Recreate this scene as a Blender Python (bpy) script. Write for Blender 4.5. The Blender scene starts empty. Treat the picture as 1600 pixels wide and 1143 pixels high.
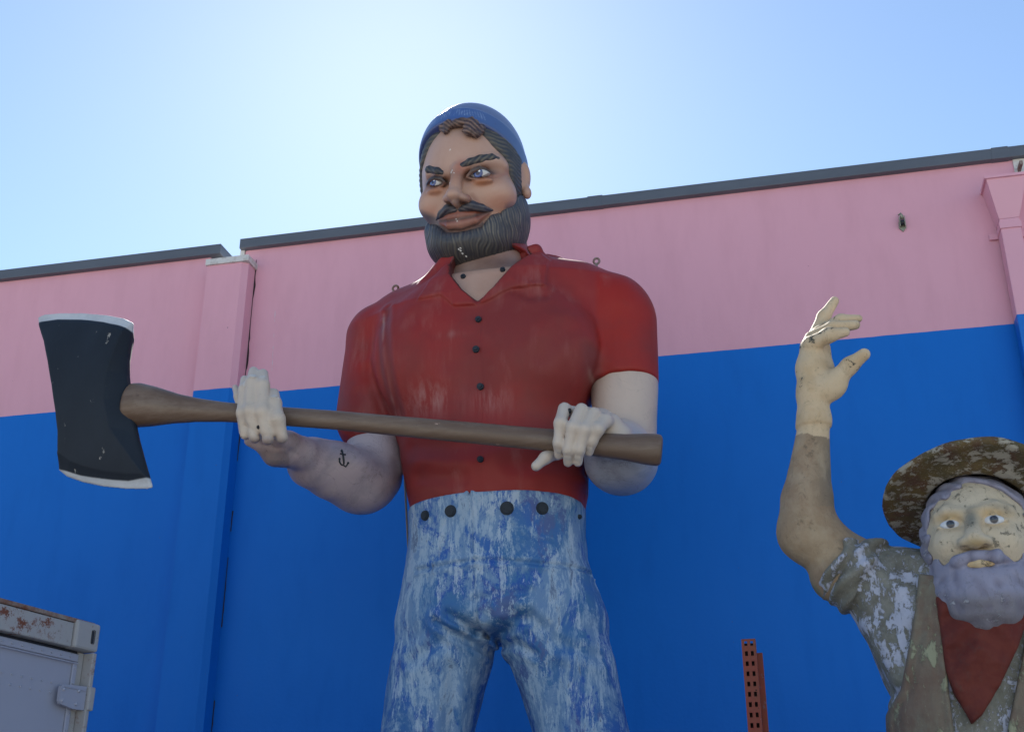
import bpy, math, random
import numpy as np
from mathutils import Vector, Matrix
random.seed(4); RNG=np.random.default_rng(7)
S=bpy.context.scene
# ------------------------------------------------------------------ camera, world, sun, exposure
CAMZ=1.6; FPX=1900.0; PITCH=math.radians(23.6); YAW=math.radians(13)
cd=bpy.data.cameras.new('camera'); cam=bpy.data.objects.new('camera',cd); S.collection.objects.link(cam)
cam.location=(0,0,CAMZ); cam.rotation_euler=(math.radians(90)+PITCH,0,YAW)
cd.sensor_width=36; cd.lens=36*FPX/1600; cd.clip_end=3000; S.camera=cam
SUN_AZ=math.radians(-19.5)     # direction of the sun, seen from above, from +Y towards +X
SUN_EL=math.radians(38.8)
sl=bpy.data.lights.new('sun','SUN'); sl.energy=5; sl.angle=math.radians(.6); sl.color=(1,.95,.87)
so=bpy.data.objects.new('sun',sl); S.collection.objects.link(so)
sd=Vector((math.sin(SUN_AZ)*math.cos(SUN_EL),math.cos(SUN_AZ)*math.cos(SUN_EL),math.sin(SUN_EL)))
so.rotation_euler=sd.to_track_quat('Z','Y').to_euler()
w=bpy.data.worlds.new('World'); S.world=w; w.use_nodes=True
wn=w.node_tree; sky=wn.nodes.new('ShaderNodeTexSky'); sky.sky_type='NISHITA'; sky.sun_disc=False
sky.sun_elevation=SUN_EL; sky.sun_rotation=SUN_AZ; sky.air_density=1.0; sky.dust_density=.14; sky.ozone_density=1.0
bg=wn.nodes['Background']; bg.inputs[1].default_value=.062
tint=wn.nodes.new('ShaderNodeMix'); tint.data_type='RGBA'; tint.blend_type='MULTIPLY'; tint.inputs[0].default_value=1; tint.inputs[7].default_value=(.90,.965,1.0,1)
wn.links.new(sky.outputs[0],tint.inputs[6]); wn.links.new(tint.outputs[2],bg.inputs[0])
S.view_settings.view_transform='Standard'; S.view_settings.look='None'; S.view_settings.gamma=1
S.view_settings.exposure=1.66
S.view_settings.use_curve_mapping=False
S.cycles.max_bounces=8; S.cycles.use_denoising=True

# ------------------------------------------------------------------ helpers: points, meshes, materials
_F=np.array([-math.sin(YAW)*math.cos(PITCH),math.cos(YAW)*math.cos(PITCH),math.sin(PITCH)])
_R=np.array([math.cos(YAW),math.sin(YAW),0.]); _U=np.cross(_R,_F); EYE=np.array([0,0,CAMZ])
def ray(px,py): return _F+_R*(px-800)/FPX-_U*(py-571.5)/FPX
def P(px,py,Y):
    d=ray(px,py); return EYE+d*(Y/d[1])
def rr(r,p): return r*float((np.asarray(p)-EYE)@_F)/FPX
def px2(p):
    d=np.asarray(p)-EYE; w_=d@_F
    return np.stack([800+FPX*(d@_R)/w_,571.5-FPX*(d@_U)/w_],-1)
def hit(f,px,py,off=0.,t0=2.0):
    d=ray(px,py); d=d/np.linalg.norm(d); t=t0
    for i in range(160):
        p=EYE+d*t; v=float(f(p[None])[0])
        if v<.0005: break
        t+=max(v*.8,.0006)
        if t>14: break
    e=.004; I=np.eye(3)*e
    n=np.array([float(f((p+I[k])[None])[0])-float(f((p-I[k])[None])[0]) for k in range(3)]); n/=np.linalg.norm(n)+1e-9
    return p+n*off
def normal(f,p,e=.006):
    I=np.eye(3)*e
    n=np.array([float(f((p+I[k])[None])[0])-float(f((p-I[k])[None])[0]) for k in range(3)]); return n/(np.linalg.norm(n)+1e-9)
def link(name,me,mat=None,parent=None,smooth=False):
    o=bpy.data.objects.new(name,me); S.collection.objects.link(o)
    if mat: me.materials.append(mat)
    if parent is not None: o.parent=parent; o.matrix_parent_inverse=Matrix.Translation(-Vector(parent_loc(parent)))
    if smooth: me.polygons.foreach_set('use_smooth',[True]*len(me.polygons))
    return o
def parent_loc(p):
    v=Vector(p.location)
    while p.parent: p=p.parent; 
    return v
def thing(name,label,cat,loc,group=None):
    o=bpy.data.objects.new(name,None); S.collection.objects.link(o); o.location=loc; o.empty_display_size=.1
    o['label']=label; o['category']=cat
    if group: o['group']=group
    return o
def tag(o,label,cat,group=None):
    o['label']=label; o['category']=cat
    if group: o['group']=group
    return o
def mesh_np(name,v,q,col=None):
    me=bpy.data.meshes.new(name); k=q.shape[1]
    me.vertices.add(len(v)); me.vertices.foreach_set('co',v.astype(np.float32).ravel())
    me.loops.add(q.size); me.loops.foreach_set('vertex_index',q.astype(np.int32).ravel())
    me.polygons.add(len(q)); me.polygons.foreach_set('loop_start',np.arange(0,q.size,k,dtype=np.int32))
    me.polygons.foreach_set('use_smooth',np.ones(len(q),bool))
    me.update(calc_edges=True); me.validate()
    if col is not None:
        a=me.color_attributes.new('col','FLOAT_COLOR','POINT'); c=np.ones((len(v),4),np.float32); c[:,:col.shape[1]]=col
        a.data.foreach_set('color',c.ravel())
    return me
def pyd(name,v,f,mat,parent=None,smooth=False):
    me=bpy.data.meshes.new(name); me.from_pydata([tuple(map(float,a)) for a in v],[],f); me.update()
    return link(name,me,mat,parent,smooth)
def boxv(x0,x1,y0,y1,z0,z1):
    v=[(x,y,z) for z in (z0,z1) for y in (y0,y1) for x in (x0,x1)]
    f=[(0,2,3,1),(4,5,7,6),(0,1,5,4),(2,6,7,3),(0,4,6,2),(1,3,7,5)]
    return v,f
def bevbox(name,x0,x1,y0,y1,z0,z1,mat,parent=None,bev=.004,M=None,seg=2):
    import bmesh
    v,f=boxv(x0,x1,y0,y1,z0,z1)
    if M is not None: v=[tuple(M@Vector(a)) for a in v]
    bm=bmesh.new(); vs=[bm.verts.new(a) for a in v]
    for a in f: bm.faces.new([vs[i] for i in a])
    if bev: bmesh.ops.bevel(bm,geom=list(bm.edges),offset=bev,segments=seg,affect='EDGES',profile=.5)
    bmesh.ops.recalc_face_normals(bm,faces=bm.faces)
    me=bpy.data.meshes.new(name); bm.to_mesh(me); bm.free()
    return link(name,me,mat,parent)
def tube(name,pts,rad,mat,parent=None,n=10,cap=True):
    pts=[np.asarray(p,float) for p in pts]; rad=rad if hasattr(rad,'__len__') else [rad]*len(pts)
    V=[];Fc=[]; up=np.array([.3,.2,.93])
    for i,p in enumerate(pts):
        t=pts[min(i+1,len(pts)-1)]-pts[max(i-1,0)]; t=t/np.linalg.norm(t)
        a=np.cross(t,up); 
        if np.linalg.norm(a)<.2: a=np.cross(t,[1,0,0])
        a/=np.linalg.norm(a); b=np.cross(t,a)
        for k in range(n):
            an=2*math.pi*k/n; V.append(p+rad[i]*(a*math.cos(an)+b*math.sin(an)))
    for i in range(len(pts)-1):
        for k in range(n): Fc.append((i*n+k,i*n+(k+1)%n,(i+1)*n+(k+1)%n,(i+1)*n+k))
    if cap: Fc.append(tuple(range(n))[::-1]); Fc.append(tuple((len(pts)-1)*n+k for k in range(n)))
    return pyd(name,V,Fc,mat,parent,True)

# node materials -----------------------------------------------------
class NM:
    def __init__(s,name,rough=.5,spec=.5,metal=0.):
        s.m=bpy.data.materials.new(name); s.m.use_nodes=True; s.t=s.m.node_tree; s.b=s.t.nodes['Principled BSDF']
        s.b.inputs['Roughness'].default_value=rough; s.b.inputs['Metallic'].default_value=metal; s.b.inputs['Specular IOR Level'].default_value=spec
        s.co=s.t.nodes.new('ShaderNodeTexCoord').outputs['Object']
    def n(s,k,**kw):
        a=s.t.nodes.new(k)
        for x,y in kw.items():
            if x in a.bl_rna.properties: setattr(a,x,y)
        return a
    def lk(s,a,b): s.t.links.new(a,b)
    def noise(s,scale,detail=5,rough=.6,st=(1,1,1),dist=0.,off=(0,0,0)):
        mp=s.n('ShaderNodeMapping'); mp.inputs['Scale'].default_value=st; mp.inputs['Location'].default_value=off; s.lk(s.co,mp.inputs[0])
        a=s.n('ShaderNodeTexNoise'); a.inputs['Scale'].default_value=scale; a.inputs['Detail'].default_value=detail
        a.inputs['Roughness'].default_value=rough; a.inputs['Distortion'].default_value=dist; s.lk(mp.outputs[0],a.inputs['Vector']); return a.outputs[0]
    def ramp(s,x,a,b,c0=(0,0,0,1),c1=(1,1,1,1)):
        r=s.n('ShaderNodeValToRGB'); e=r.color_ramp.elements; e[0].position=a; e[1].position=b; e[0].color=c0; e[1].color=c1
        s.lk(x,r.inputs[0]); return r.outputs[0]
    def mix(s,f,a,b,mode='MIX'):
        m=s.n('ShaderNodeMix'); m.data_type='RGBA'; m.blend_type=mode
        for i,x in ((0,f),(6,a),(7,b)):
            if isinstance(x,(int,float)): m.inputs[i].default_value=x
            elif isinstance(x,tuple): m.inputs[i].default_value=x if len(x)==4 else (*x,1)
            else: s.lk(x,m.inputs[i])
        return m.outputs[2]
    def mul(s,a,b):
        m=s.n('ShaderNodeMath'); m.operation='MULTIPLY'
        for i,x in enumerate((a,b)):
            if isinstance(x,(int,float)): m.inputs[i].default_value=x
            else: s.lk(x,m.inputs[i])
        return m.outputs[0]
    def attr(s,n='col'):
        a=s.n('ShaderNodeVertexColor'); a.layer_name=n; return a.outputs[0],a.outputs[1]
    def bump(s,h,st=.3,d=.01):
        b=s.n('ShaderNodeBump'); b.inputs['Strength'].default_value=st; b.inputs['Distance'].default_value=d
        s.lk(h,b.inputs['Height']); s.lk(b.outputs[0],s.b.inputs['Normal'])
    def base(s,c):
        if isinstance(c,tuple): s.b.inputs['Base Color'].default_value=(*c[:3],1)
        else: s.lk(c,s.b.inputs['Base Color'])
        return s.m
    def rough(s,x): s.lk(x,s.b.inputs['Roughness'])

# ------------------------------------------------------------------ implicit-surface modelling
f32=np.float32
def smin(a,b,k):
    h=np.maximum(k-np.abs(a-b),0)/k; return np.minimum(a,b)-h*h*k*.25
def smax(a,b,k): return -smin(-a,-b,k)
def cone(p,a,b,ra,rb):
    a=np.asarray(a,f32); d=np.asarray(b,f32)-a; q=p-a
    t=np.clip((q@d)/(d@d+1e-12),0,1); return np.linalg.norm(q-t[:,None]*d,axis=1)-(ra+(rb-ra)*t)
def chain(p,pts,rs,k=.0):
    o=None
    for i in range(len(pts)-1):
        c=cone(p,pts[i],pts[i+1],rs[i],rs[i+1]); o=c if o is None else (smin(o,c,k) if k else np.minimum(o,c))
    return o
def ell(p,c,r,M=None):
    q=p-np.asarray(c,f32)
    if M is not None: q=q@M
    r=np.asarray(r,f32); k0=np.linalg.norm(q/r,axis=1); k1=np.linalg.norm(q/(r*r),axis=1)+1e-9
    return k0*(k0-1)/k1
def loft(p,zs,cx,cy,a,b,pw=2.3):
    z=p[:,2]; X=np.interp(z,zs,cx);Y=np.interp(z,zs,cy);A=np.interp(z,zs,a);B=np.interp(z,zs,b)
    u=np.abs(p[:,0]-X)/A; v=np.abs(p[:,1]-Y)/B
    d=((u**pw+v**pw)**(1/pw)-1)*np.minimum(A,B)
    return np.maximum(d,np.maximum(zs[0]-z,z-zs[-1]))
def gs(p,c,s):
    q=(p-np.asarray(c,f32))/np.asarray(s,f32); return np.exp(-(q*q).sum(1))
def rotm(y,p_,r):
    y,p_,r=np.radians([y,p_,r]);cy,sy=np.cos(y),np.sin(y);cp,sp=np.cos(p_),np.sin(p_);cr,sr=np.cos(r),np.sin(r)
    return (np.array([[cy,-sy,0],[sy,cy,0],[0,0,1]])@np.array([[1,0,0],[0,cp,-sp],[0,sp,cp]])@np.array([[cr,0,sr],[0,1,0],[-sr,0,cr]])).astype(f32)
_h=RNG.random((32,32,32)).astype(f32)
def vn(p,s):   # value noise, 0..1
    q=p*s; i=np.floor(q).astype(int); f=(q-i).astype(f32); f=f*f*(3-2*f); i&=31; j=(i+1)&31; o=0
    for a,(xa,wa) in enumerate(((i[:,0],1-f[:,0]),(j[:,0],f[:,0]))):
        for yb,wb in ((i[:,1],1-f[:,1]),(j[:,1],f[:,1])):
            for zc,wc in ((i[:,2],1-f[:,2]),(j[:,2],f[:,2])): o=o+_h[xa,yb,zc]*wa*wb*wc
    return o
def fbm(p,s,n=3):
    o=0;a=.5;t=0
    for i in range(n): o=o+a*vn(p+i*3.7,s*2**i); t+=a; a*=.5
    return o/t
def poly2(x,z,pts):   # signed distance (negative inside) to a polygon in a plane
    d=np.full(x.shape,1e9); ins=np.zeros(x.shape,bool); n=len(pts)
    for i in range(n):
        ax,az=pts[i]; bx,bz=pts[(i+1)%n]; ex,ez=bx-ax,bz-az; wx,wz=x-ax,z-az
        t=np.clip((wx*ex+wz*ez)/(ex*ex+ez*ez+1e-12),0,1); d=np.minimum(d,(wx-ex*t)**2+(wz-ez*t)**2)
        c=((az>z)!=(bz>z))&(x<(bx-ax)*(z-az)/(bz-az+1e-12)+ax); ins^=c
    return np.where(ins,-1,1)*np.sqrt(d)
def line2(x,z,pts):
    d=np.full(x.shape,1e9)
    for (ax,az),(bx,bz) in zip(pts[:-1],pts[1:]):
        ex,ez=bx-ax,bz-az; wx,wz=x-ax,z-az; t=np.clip((wx*ex+wz*ez)/(ex*ex+ez*ez+1e-12),0,1)
        d=np.minimum(d,(wx-ex*t)**2+(wz-ez*t)**2)
    return np.sqrt(d)
def snet(f,lo,hi,h,B=8,smooth=1,fac=1.7):
    lo=np.asarray(lo,float);hi=np.asarray(hi,float); nb=np.ceil((hi-lo)/h/B).astype(int)+1; n=nb*B
    g=np.stack(np.meshgrid(*[np.arange(k) for k in nb],indexing='ij'),-1).reshape(-1,3)
    c=(lo+(g*B+(B-1)/2)*h).astype(f32); dc=f(c)
    V=np.repeat(np.repeat(np.repeat(dc.reshape(nb).astype(f32),B,0),B,1),B,2)
    keep=np.nonzero(np.abs(dc)<B*h*.87*fac)[0]; o=np.stack(np.meshgrid(*[np.arange(B)]*3,indexing='ij'),-1).reshape(-1,3)
    for s in range(0,len(keep),400):
        gi=(g[keep[s:s+400]]*B)[:,None,:]+o[None]; gi=gi.reshape(-1,3)
        V[gi[:,0],gi[:,1],gi[:,2]]=f((lo+gi*h).astype(f32))
    for ax in range(3):
        sl_=[slice(None)]*3; sl_[ax]=0; V[tuple(sl_)]=1; sl_[ax]=-1; V[tuple(sl_)]=1
    I=V<0; cnt=np.zeros(tuple(n-1),np.int8)
    for dx in (0,1):
        for dy in (0,1):
            for dz in (0,1): cnt+=I[dx:n[0]-1+dx,dy:n[1]-1+dy,dz:n[2]-1+dz]
    cells=np.nonzero((cnt>0)&(cnt<8)); ci=np.stack(cells,1); lut=np.full(tuple(n-1),-1,np.int32); lut[cells]=np.arange(len(ci))
    acc=np.zeros((len(ci),3)); num=np.zeros(len(ci))
    cor=[np.array(k) for k in np.ndindex(2,2,2)]
    for a in cor:
        for ax in range(3):
            if a[ax]==0:
                b=a.copy(); b[ax]=1; A=ci+a; Bc=ci+b; va=V[A[:,0],A[:,1],A[:,2]]; vb=V[Bc[:,0],Bc[:,1],Bc[:,2]]
                m=(va<0)!=(vb<0); t=np.where(m,va/(va-vb+1e-20),0); q=a+t[:,None]*(b-a); acc+=np.where(m[:,None],q,0); num+=m
    v=lo+(ci+acc/num[:,None])*h; Q=[]
    for ax in range(3):
        u,w_=(ax+1)%3,(ax+2)%3
        s0=[slice(None)]*3; s1=[slice(None)]*3; s0[ax]=slice(0,-1); s1[ax]=slice(1,None)
        a,b=I[tuple(s0)],I[tuple(s1)]; e=np.stack(np.nonzero(a!=b),1); e=e[(e[:,u]>0)&(e[:,w_]>0)&(e[:,u]<n[u]-1)&(e[:,w_]<n[w_]-1)]
        fl=a[e[:,0],e[:,1],e[:,2]]; U_=np.zeros(3,int);U_[u]=1;W_=np.zeros(3,int);W_[w_]=1
        q=np.stack([lut[tuple((e-U_-W_).T)],lut[tuple((e-W_).T)],lut[tuple(e.T)],lut[tuple((e-U_).T)]],1)
        q[~fl]=q[~fl][:,::-1]; Q.append(q)
    Q=np.concatenate(Q); Q=Q[(Q>=0).all(1)]
    for _ in range(smooth):
        s=np.zeros_like(v); k=np.zeros(len(v))
        for i in range(4):
            a,b=Q[:,i],Q[:,(i+1)%4]
            for x in range(3): s[:,x]+=np.bincount(a,v[b,x],len(v))+np.bincount(b,v[a,x],len(v))
            k+=np.bincount(a,minlength=len(v))+np.bincount(b,minlength=len(v))
        v=v*.5+.5*s/np.maximum(k,1)[:,None]
    return v.astype(f32),Q
def sculpt(name,f,lo,hi,h,mat,parent,colf=None,smooth=1):
    v,q=snet(f,lo,hi,h,smooth=smooth); c=colf(v) if colf else None
    return link(name,mesh_np(name,v,q,c),mat,parent)
def lerp(a,b,t): t=np.clip(t,0,1)[:,None]; return a*(1-t)+np.asarray(b,f32)*t
def C(*c): return np.asarray(c,f32)

# ------------------------------------------------------------------ ground, walls
WY=8.2; ZT=6.59; ZB=5.245
m=NM('concrete_paving',.85); t1=m.noise(.6,8); t2=m.noise(30,6)
gm=m.base(m.mix(m.ramp(t2,.3,.7),m.mix(t1,(.30,.285,.26),(.37,.35,.315)),(.40,.375,.34))); m.bump(t2,.3)
g=pyd('ground',[(-600,-600,0),(600,-600,0),(600,600,0),(-600,600,0)],[(0,1,2,3)],gm); g['kind']='structure'
def wallmat(name,streak=True):
    m=NM(name,.6,.2); sx=m.n('ShaderNodeSeparateXYZ'); m.lk(m.co,sx.inputs[0])
    c=m.n('ShaderNodeMath'); c.operation='GREATER_THAN'; wv=m.noise(1.2,3); 
    ad=m.n('ShaderNodeMath'); ad.operation='MULTIPLY_ADD'; m.lk(m.noise(9,4),ad.inputs[0]); ad.inputs[1].default_value=.008; ad.inputs[2].default_value=ZB-.004
    m.lk(sx.outputs[2],c.inputs[0]); m.lk(ad.outputs[0],c.inputs[1])
    n1=m.noise(.7,5); n2=m.noise(5,7,.6,(1,1,.25)); n3=m.noise(60,4)
    pink=m.mix(n1,(.68,.345,.425),(.75,.385,.465)); pink=m.mix(m.mul(m.ramp(n2,.45,.8),.5),pink,(.60,.30,.36))
    blue=m.mix(n1,(.002,.135,.53),(.004,.160,.60)); blue=m.mix(m.mul(m.ramp(n2,.5,.85),.5),blue,(.003,.115,.46))
    col=m.mix(c.outputs[0],blue,pink)
    # small dark chips, pale scuffs
    sp=m.ramp(m.noise(45,2,.5,(1,1,1)),.765,.785); col=m.mix(m.mul(sp,.6),col,(.12,.08,.09))
    col=m.mix(m.mul(m.ramp(m.noise(3.2,8,.75,(5,5,.5),.4),.74,.79),.25),col,(.55,.5,.55))
    m.rough(m.ramp(n2,.2,.9,(.45,.45,.45,1),(.65,.65,.65,1)))
    v=m.n('ShaderNodeTexVoronoi'); v.inputs['Scale'].default_value=38; m.lk(m.co,v.inputs['Vector'])
    bh=m.mix(.5,n3,v.outputs[0]); m.bump(bh,.12,.01); return m.base(col)
WM=wallmat('painted_stucco')
m=NM('grey_coping_metal',.45,.5); n=m.noise(3,6,.6,(1,1,3)); copm=m.base(m.mix(n,(.075,.085,.105),(.12,.135,.165))); m.bump(m.noise(20,3),.1)
m=NM('white_flashing',.5,.5); n=m.noise(12,6,.7); wfm=m.base(m.mix(m.ramp(n,.5,.72),(.62,.6,.58),(.30,.25,.22)))
m=NM('dark_joint',.9); jm=m.base((.035,.02,.02))
XL=P(345,400,WY)[0]; XR=P(380,378,WY)[0]
def wall(name,x0,x1,label,z1):
    t=thing(name,label,'wall',((x0+x1)/2,WY,0))
    # face sheet is a grid with a very slight waviness
    bevbox('wall_panel',x0,x1,WY,WY+.22,0,z1,WM,t,.006); return t
wl=wall('building_wall',-34,XL-.09,'pink and blue stucco wall section left of the pilaster',ZT-.012)
wr=wall('building_wall',XR+.03,14,'long pink and blue stucco wall section behind the statues',ZT)
def coping(x0,x1,z,par):
    # sheet-metal cap in lengths, each overlapping a thin cover strip
    xs=[x0]; 
    while xs[-1]<x1-3.2: xs.append(xs[-1]+3.0)
    xs.append(x1)
    for a,b in zip(xs[:-1],xs[1:]):
        bevbox('coping_length',a+.002,b-.002,WY-.055,WY+.28,z-.078,z+.012,copm,par,.004)
        if b<x1: bevbox('joint_cover',b-.06,b+.06,WY-.0585,WY+.284,z-.081,z+.0155,copm,par,.002)
coping(-34,XL+.02,P(340,381,WY-.055)[2]-.012,wl); coping(XR-.005,14,P(700,334,WY-.055)[2]-.012,wr)
bevbox('end_flashing',XL-.088,XL-.01,WY+.03,WY+.2,6.2,ZT-.025,wfm,wl,.003)
bevbox('end_flashing',XR-.012,XR+.028,WY-.012,WY+.2,6.30,ZT-.008,wfm,wr,.003)
# pilaster that covers the joint between the two sections
pl=thing('pilaster','pink and blue box pilaster with white metal cap on the wall joint',  'pilaster',(XL,WY,0))
a0=P(318,470,WY-.16)[0]; a1=P(372,470,WY-.16)[0]; PT=P(345,413,WY-.16)[2]
def prism(name,poly,z0,z1,mat,par):
    n=len(poly); v=[(x,y,z0) for x,y in poly]+[(x,y,z1) for x,y in poly]
    f=[tuple(range(n))[::-1],tuple(range(n,2*n))]+[(i,(i+1)%n,n+(i+1)%n,n+i) for i in range(n)]
    return pyd(name,v,f,mat,par)
prism('shaft',[(a0,WY-.16),(a1,WY-.16),(a1+.045,WY-.125),(a1+.045,WY+.12),(a0,WY+.12)],0,PT,WM,pl)
bevbox('cap',a0-.012,a1+.062,WY-.178,WY+.1,PT,PT+.055,wfm,pl,.003)
# ragged open joint beside the pilaster
jx=a1+.045; V=[];Fc=[]
for i in range(160):
    z=6.45-i*.04; wd=.002+.008*max(0,math.sin(i*.37)+random.uniform(-.8,.8))*(1 if z>5.2 else .5); V+=[(jx+.001,WY-.0035,z),(jx+.003+wd,WY-.0035,z),(jx+.001,WY+.002,z),(jx+.003+wd,WY+.002,z)]
    if i and (z>5.3 or vn(np.array([[i*.23,1.,2.]]),1.)[0]>.62): a=4*(i-1); Fc+=[(a,a+1,a+5,a+4),(a+1,a+3,a+7,a+5)]
tj=pyd('wall_crack',V,Fc,jm,pl); tj['kind']='stuff'
drm=NM('white_paint_drip',.6); drm=drm.base((.62,.5,.55))
V=[];Fc=[]
for i,(a,b,w_) in enumerate(((485,497,1.4),(498,503,.7),(520,527,.8),(540,546,1.1),(547,560,.8),(561,572,1.2),(573,580,.6))):
    for y,ww in ((a,.3),((a+b)/2,w_),(b,.3)):
        for s in (-1,1): V.append(P(430-(y-485)*.055+s*ww*.5,y,WY-.0022))
    k=i*6; Fc+=[(k,k+1,k+3,k+2),(k+2,k+3,k+5,k+4)]
pyd('paint_drip',V,Fc,drm,wr)['kind']='stuff'
# rain pipe with funnel at the right
m=NM('pipe_paint',.5,.4); sx=m.n('ShaderNodeSeparateXYZ'); m.lk(m.co,sx.inputs[0]); c=m.n('ShaderNodeMath'); c.operation='GREATER_THAN'; m.lk(sx.outputs[2],c.inputs[0]); c.inputs[1].default_value=ZB
n1=m.noise(2,5); pipem=m.base(m.mix(c.outputs[0],m.mix(n1,(.002,.135,.53),(.004,.160,.60)),m.mix(n1,(.68,.345,.425),(.75,.385,.465))))
def wz(px,py,Y): return P(px,py,Y)
dp=thing('rain_pipe','pink rain funnel and square downpipe at the right end of the wall','rain pipe',(1.9,WY-.1,0))
Yp=WY-.22; q0=P(1541,280,Yp)[0]; q1=P(1600,275,Yp)[0]+.02; zt=P(1560,278,Yp)[2]; zb_=P(1575,333,Yp)[2]; r0=P(1565,345,Yp)[0]; r1=r0+.135
v=[(q0,Yp,zt),(q1,Yp,zt),(q1,WY-.002,zt),(q0,WY-.002,zt),(r0,Yp+.07,zb_),(r1,Yp+.07,zb_),(r1,WY-.002,zb_),(r0,WY-.002,zb_)]
pyd('funnel',v,[(0,1,2,3),(4,7,6,5),(0,4,5,1),(1,5,6,2),(2,6,7,3),(3,7,4,0)],pipem,dp)
bevbox('funnel_rim',q0-.015,q1+.015,Yp-.015,WY-.003,zt,zt+.022,pipem,dp,.003)
bevbox('downpipe',r0,r1,Yp+.07,WY-.02,.1,zb_,pipem,dp,.006)
bevbox('strap',r0-.06,r1+.06,WY-.022,WY-.002,zb_-.09,zb_-.045,pipem,dp,.002)
bevbox('strap',r0-.006,r1+.006,Yp+.06,WY-.022,zb_-.08,zb_-.03,pipem,dp,.002)
b=P(1592,255,WY-.05)
m=NM('rusty_steel',.8,.4,.2); n=m.noise(18,8,.7); rust=m.base(m.mix(m.ramp(n,.35,.65),(.18,.06,.03),(.30,.27,.25)))
br=thing('wall_bracket','small pale metal bracket above the rain funnel','bracket',tuple(b))
bevbox('bracket_plate',b[0]-.03,b[0]+.06,WY-.012,WY-.001,b[2]-.11,b[2]+.07,wfm,br,.002)
bevbox('bracket_arm',b[0]-.01,b[0]+.012,WY-.12,WY-.012,b[2]-.05,b[2]-.02,rust,br,.002)
# pale pulley cleat on the pink wall
b=P(1410,348,WY-.03); pk=thing('pulley_bracket','small grey pulley bracket screwed to the pink wall','pulley bracket',tuple(b))
m=NM('galvanised',.5,.5,.3); n=m.noise(40,5); galv=m.base(m.mix(n,(.20,.2,.15),(.36,.36,.28)))
m=NM('black_metal',.5,.5,.0); blackm=m.base((.012,.013,.018))
bx,bz=b[0],b[2]
pyd('base_plate',[(x+bx,y,z+bz) for y in (WY-.012,WY-.0005) for x,z in ((-.024,.02),(.024,.02),(.026,-.03),(0,-.062),(-.026,-.03))],[(4,3,2,1,0),(5,6,7,8,9)]+[(i,(i+1)%5,5+(i+1)%5,5+i) for i in range(5)],galv,pk)
for s in (-1,1): bevbox('cheek',bx+s*.017-.003,bx+s*.017+.003,WY-.045,WY-.012,bz-.03,bz+.05,galv,pk,.001)
tube('wheel',[(bx-.012,WY-.035,bz),(bx+.012,WY-.035,bz)],.02,blackm,pk,14)
tube('hook',[(bx,WY-.03,bz+.03),(bx,WY-.04,bz+.055),(bx-.004,WY-.035,bz+.075),(bx-.022,WY-.025,bz+.07)],[.012,.012,.008,.005],galv,pk,8)

# ------------------------------------------------------------------ shipping container at the lower left
cp=P(158,975,4.9); zc=2.6
d=ray(158,975); k=(zc-CAMZ)/d[2]; cp=EYE+d*k   # far top corner
ang=math.radians(180+90-14.3+3.0)    # along the door end, from the far corner towards the camera
CM=Matrix.Translation((cp[0],cp[1],0))@Matrix.Rotation(ang,4,'Z')
m=NM('container_paint',.55,.4); n=m.noise(1.5,5); a=m.mix(n,(.29,.30,.38),(.35,.36,.44))
r1_=m.ramp(m.noise(14,9,.75),.58,.66); r2_=m.ramp(m.noise(3,6,.6),.45,.6)
contm=m.base(a)
m=NM('container_frame_paint',.6,.4); n=m.noise(1.5,5); a=m.mix(n,(.31,.30,.31),(.38,.37,.37))
spot=m.mul(m.ramp(m.noise(21,10,.82),.53,.565),m.ramp(m.noise(3.1,5,.7),.44,.56)); a=m.mix(spot,a,(.16,.05,.025)); a=m.mix(m.ramp(m.noise(9,9,.8),.63,.66),a,(.02,.015,.015)); a=m.mix(m.ramp(m.noise(48,6,.8),.64,.69),a,(.20,.09,.04))
framem=m.base(a); m.bump(m.noise(11,9,.7),.2)
ct=thing('shipping_container','grey white shipping container with rusty top corner and riveted door','shipping container',(cp[0],cp[1],0))
# local: x along door end from far corner towards camera, y away from the door end into the box (left), z up
def cb(name,x0,x1,y0,y1,z0,z1,mat,bev=.004): return bevbox(name,x0,x1,y0,y1,z0,z1,mat,ct,bev,CM)
cb('side_shell',.03,2.41,-6.0,-.12,.15,2.52,contm)
cb('roof',.02,2.42,-6.0,-.01,2.585,2.602,rust,.003)
cb('top_rail',.132,2.31,-.14,-.012,2.49,2.583,framem,.005)
cb('corner_post',.0,.021,-.14,.0,.15,2.485,framem,.004)
cb('post_inner',.023,.052,-.14,-.045,.15,2.485,framem,.003)
cb('corner_post',2.36,2.44,-.14,.0,.15,2.485,framem,.004)
for xx in (0,2.31):
    cb('corner_casting',xx,xx+.13,-.15,.003,2.488,2.598,framem,.010)
    cb('casting_slot',xx+.030,xx+.048,-.0,.0045,2.515,2.57,blackm,.006)
cb('bottom_rail',0,2.44,-.16,-.01,.02,.149,framem,.006)
cb('floor_frame',0.02,2.42,-6.0,-.17,.02,.149,framem,.006)
cb('door_panel',.055,2.35,-.10,-.045,.16,2.478,contm,.003)
cb('gasket',.055,2.35,-.13,-.05,2.4795,2.489,blackm,.001)
cb('door_trim',.060,2.345,-.044,-.036,2.445,2.474,contm,.003)
cb('door_trim',.060,.082,-.044,-.036,.17,2.443,contm,.003)
cb('trim_bead',.060,2.345,-.0355,-.031,2.436,2.441,contm,.001)
rv=bpy.data.meshes.new('rivet'); 
import bmesh
bm=bmesh.new(); bmesh.ops.create_icosphere(bm,subdivisions=2,radius=.0048); bm.to_mesh(rv); bm.free(); rv.materials.append(contm)
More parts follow.
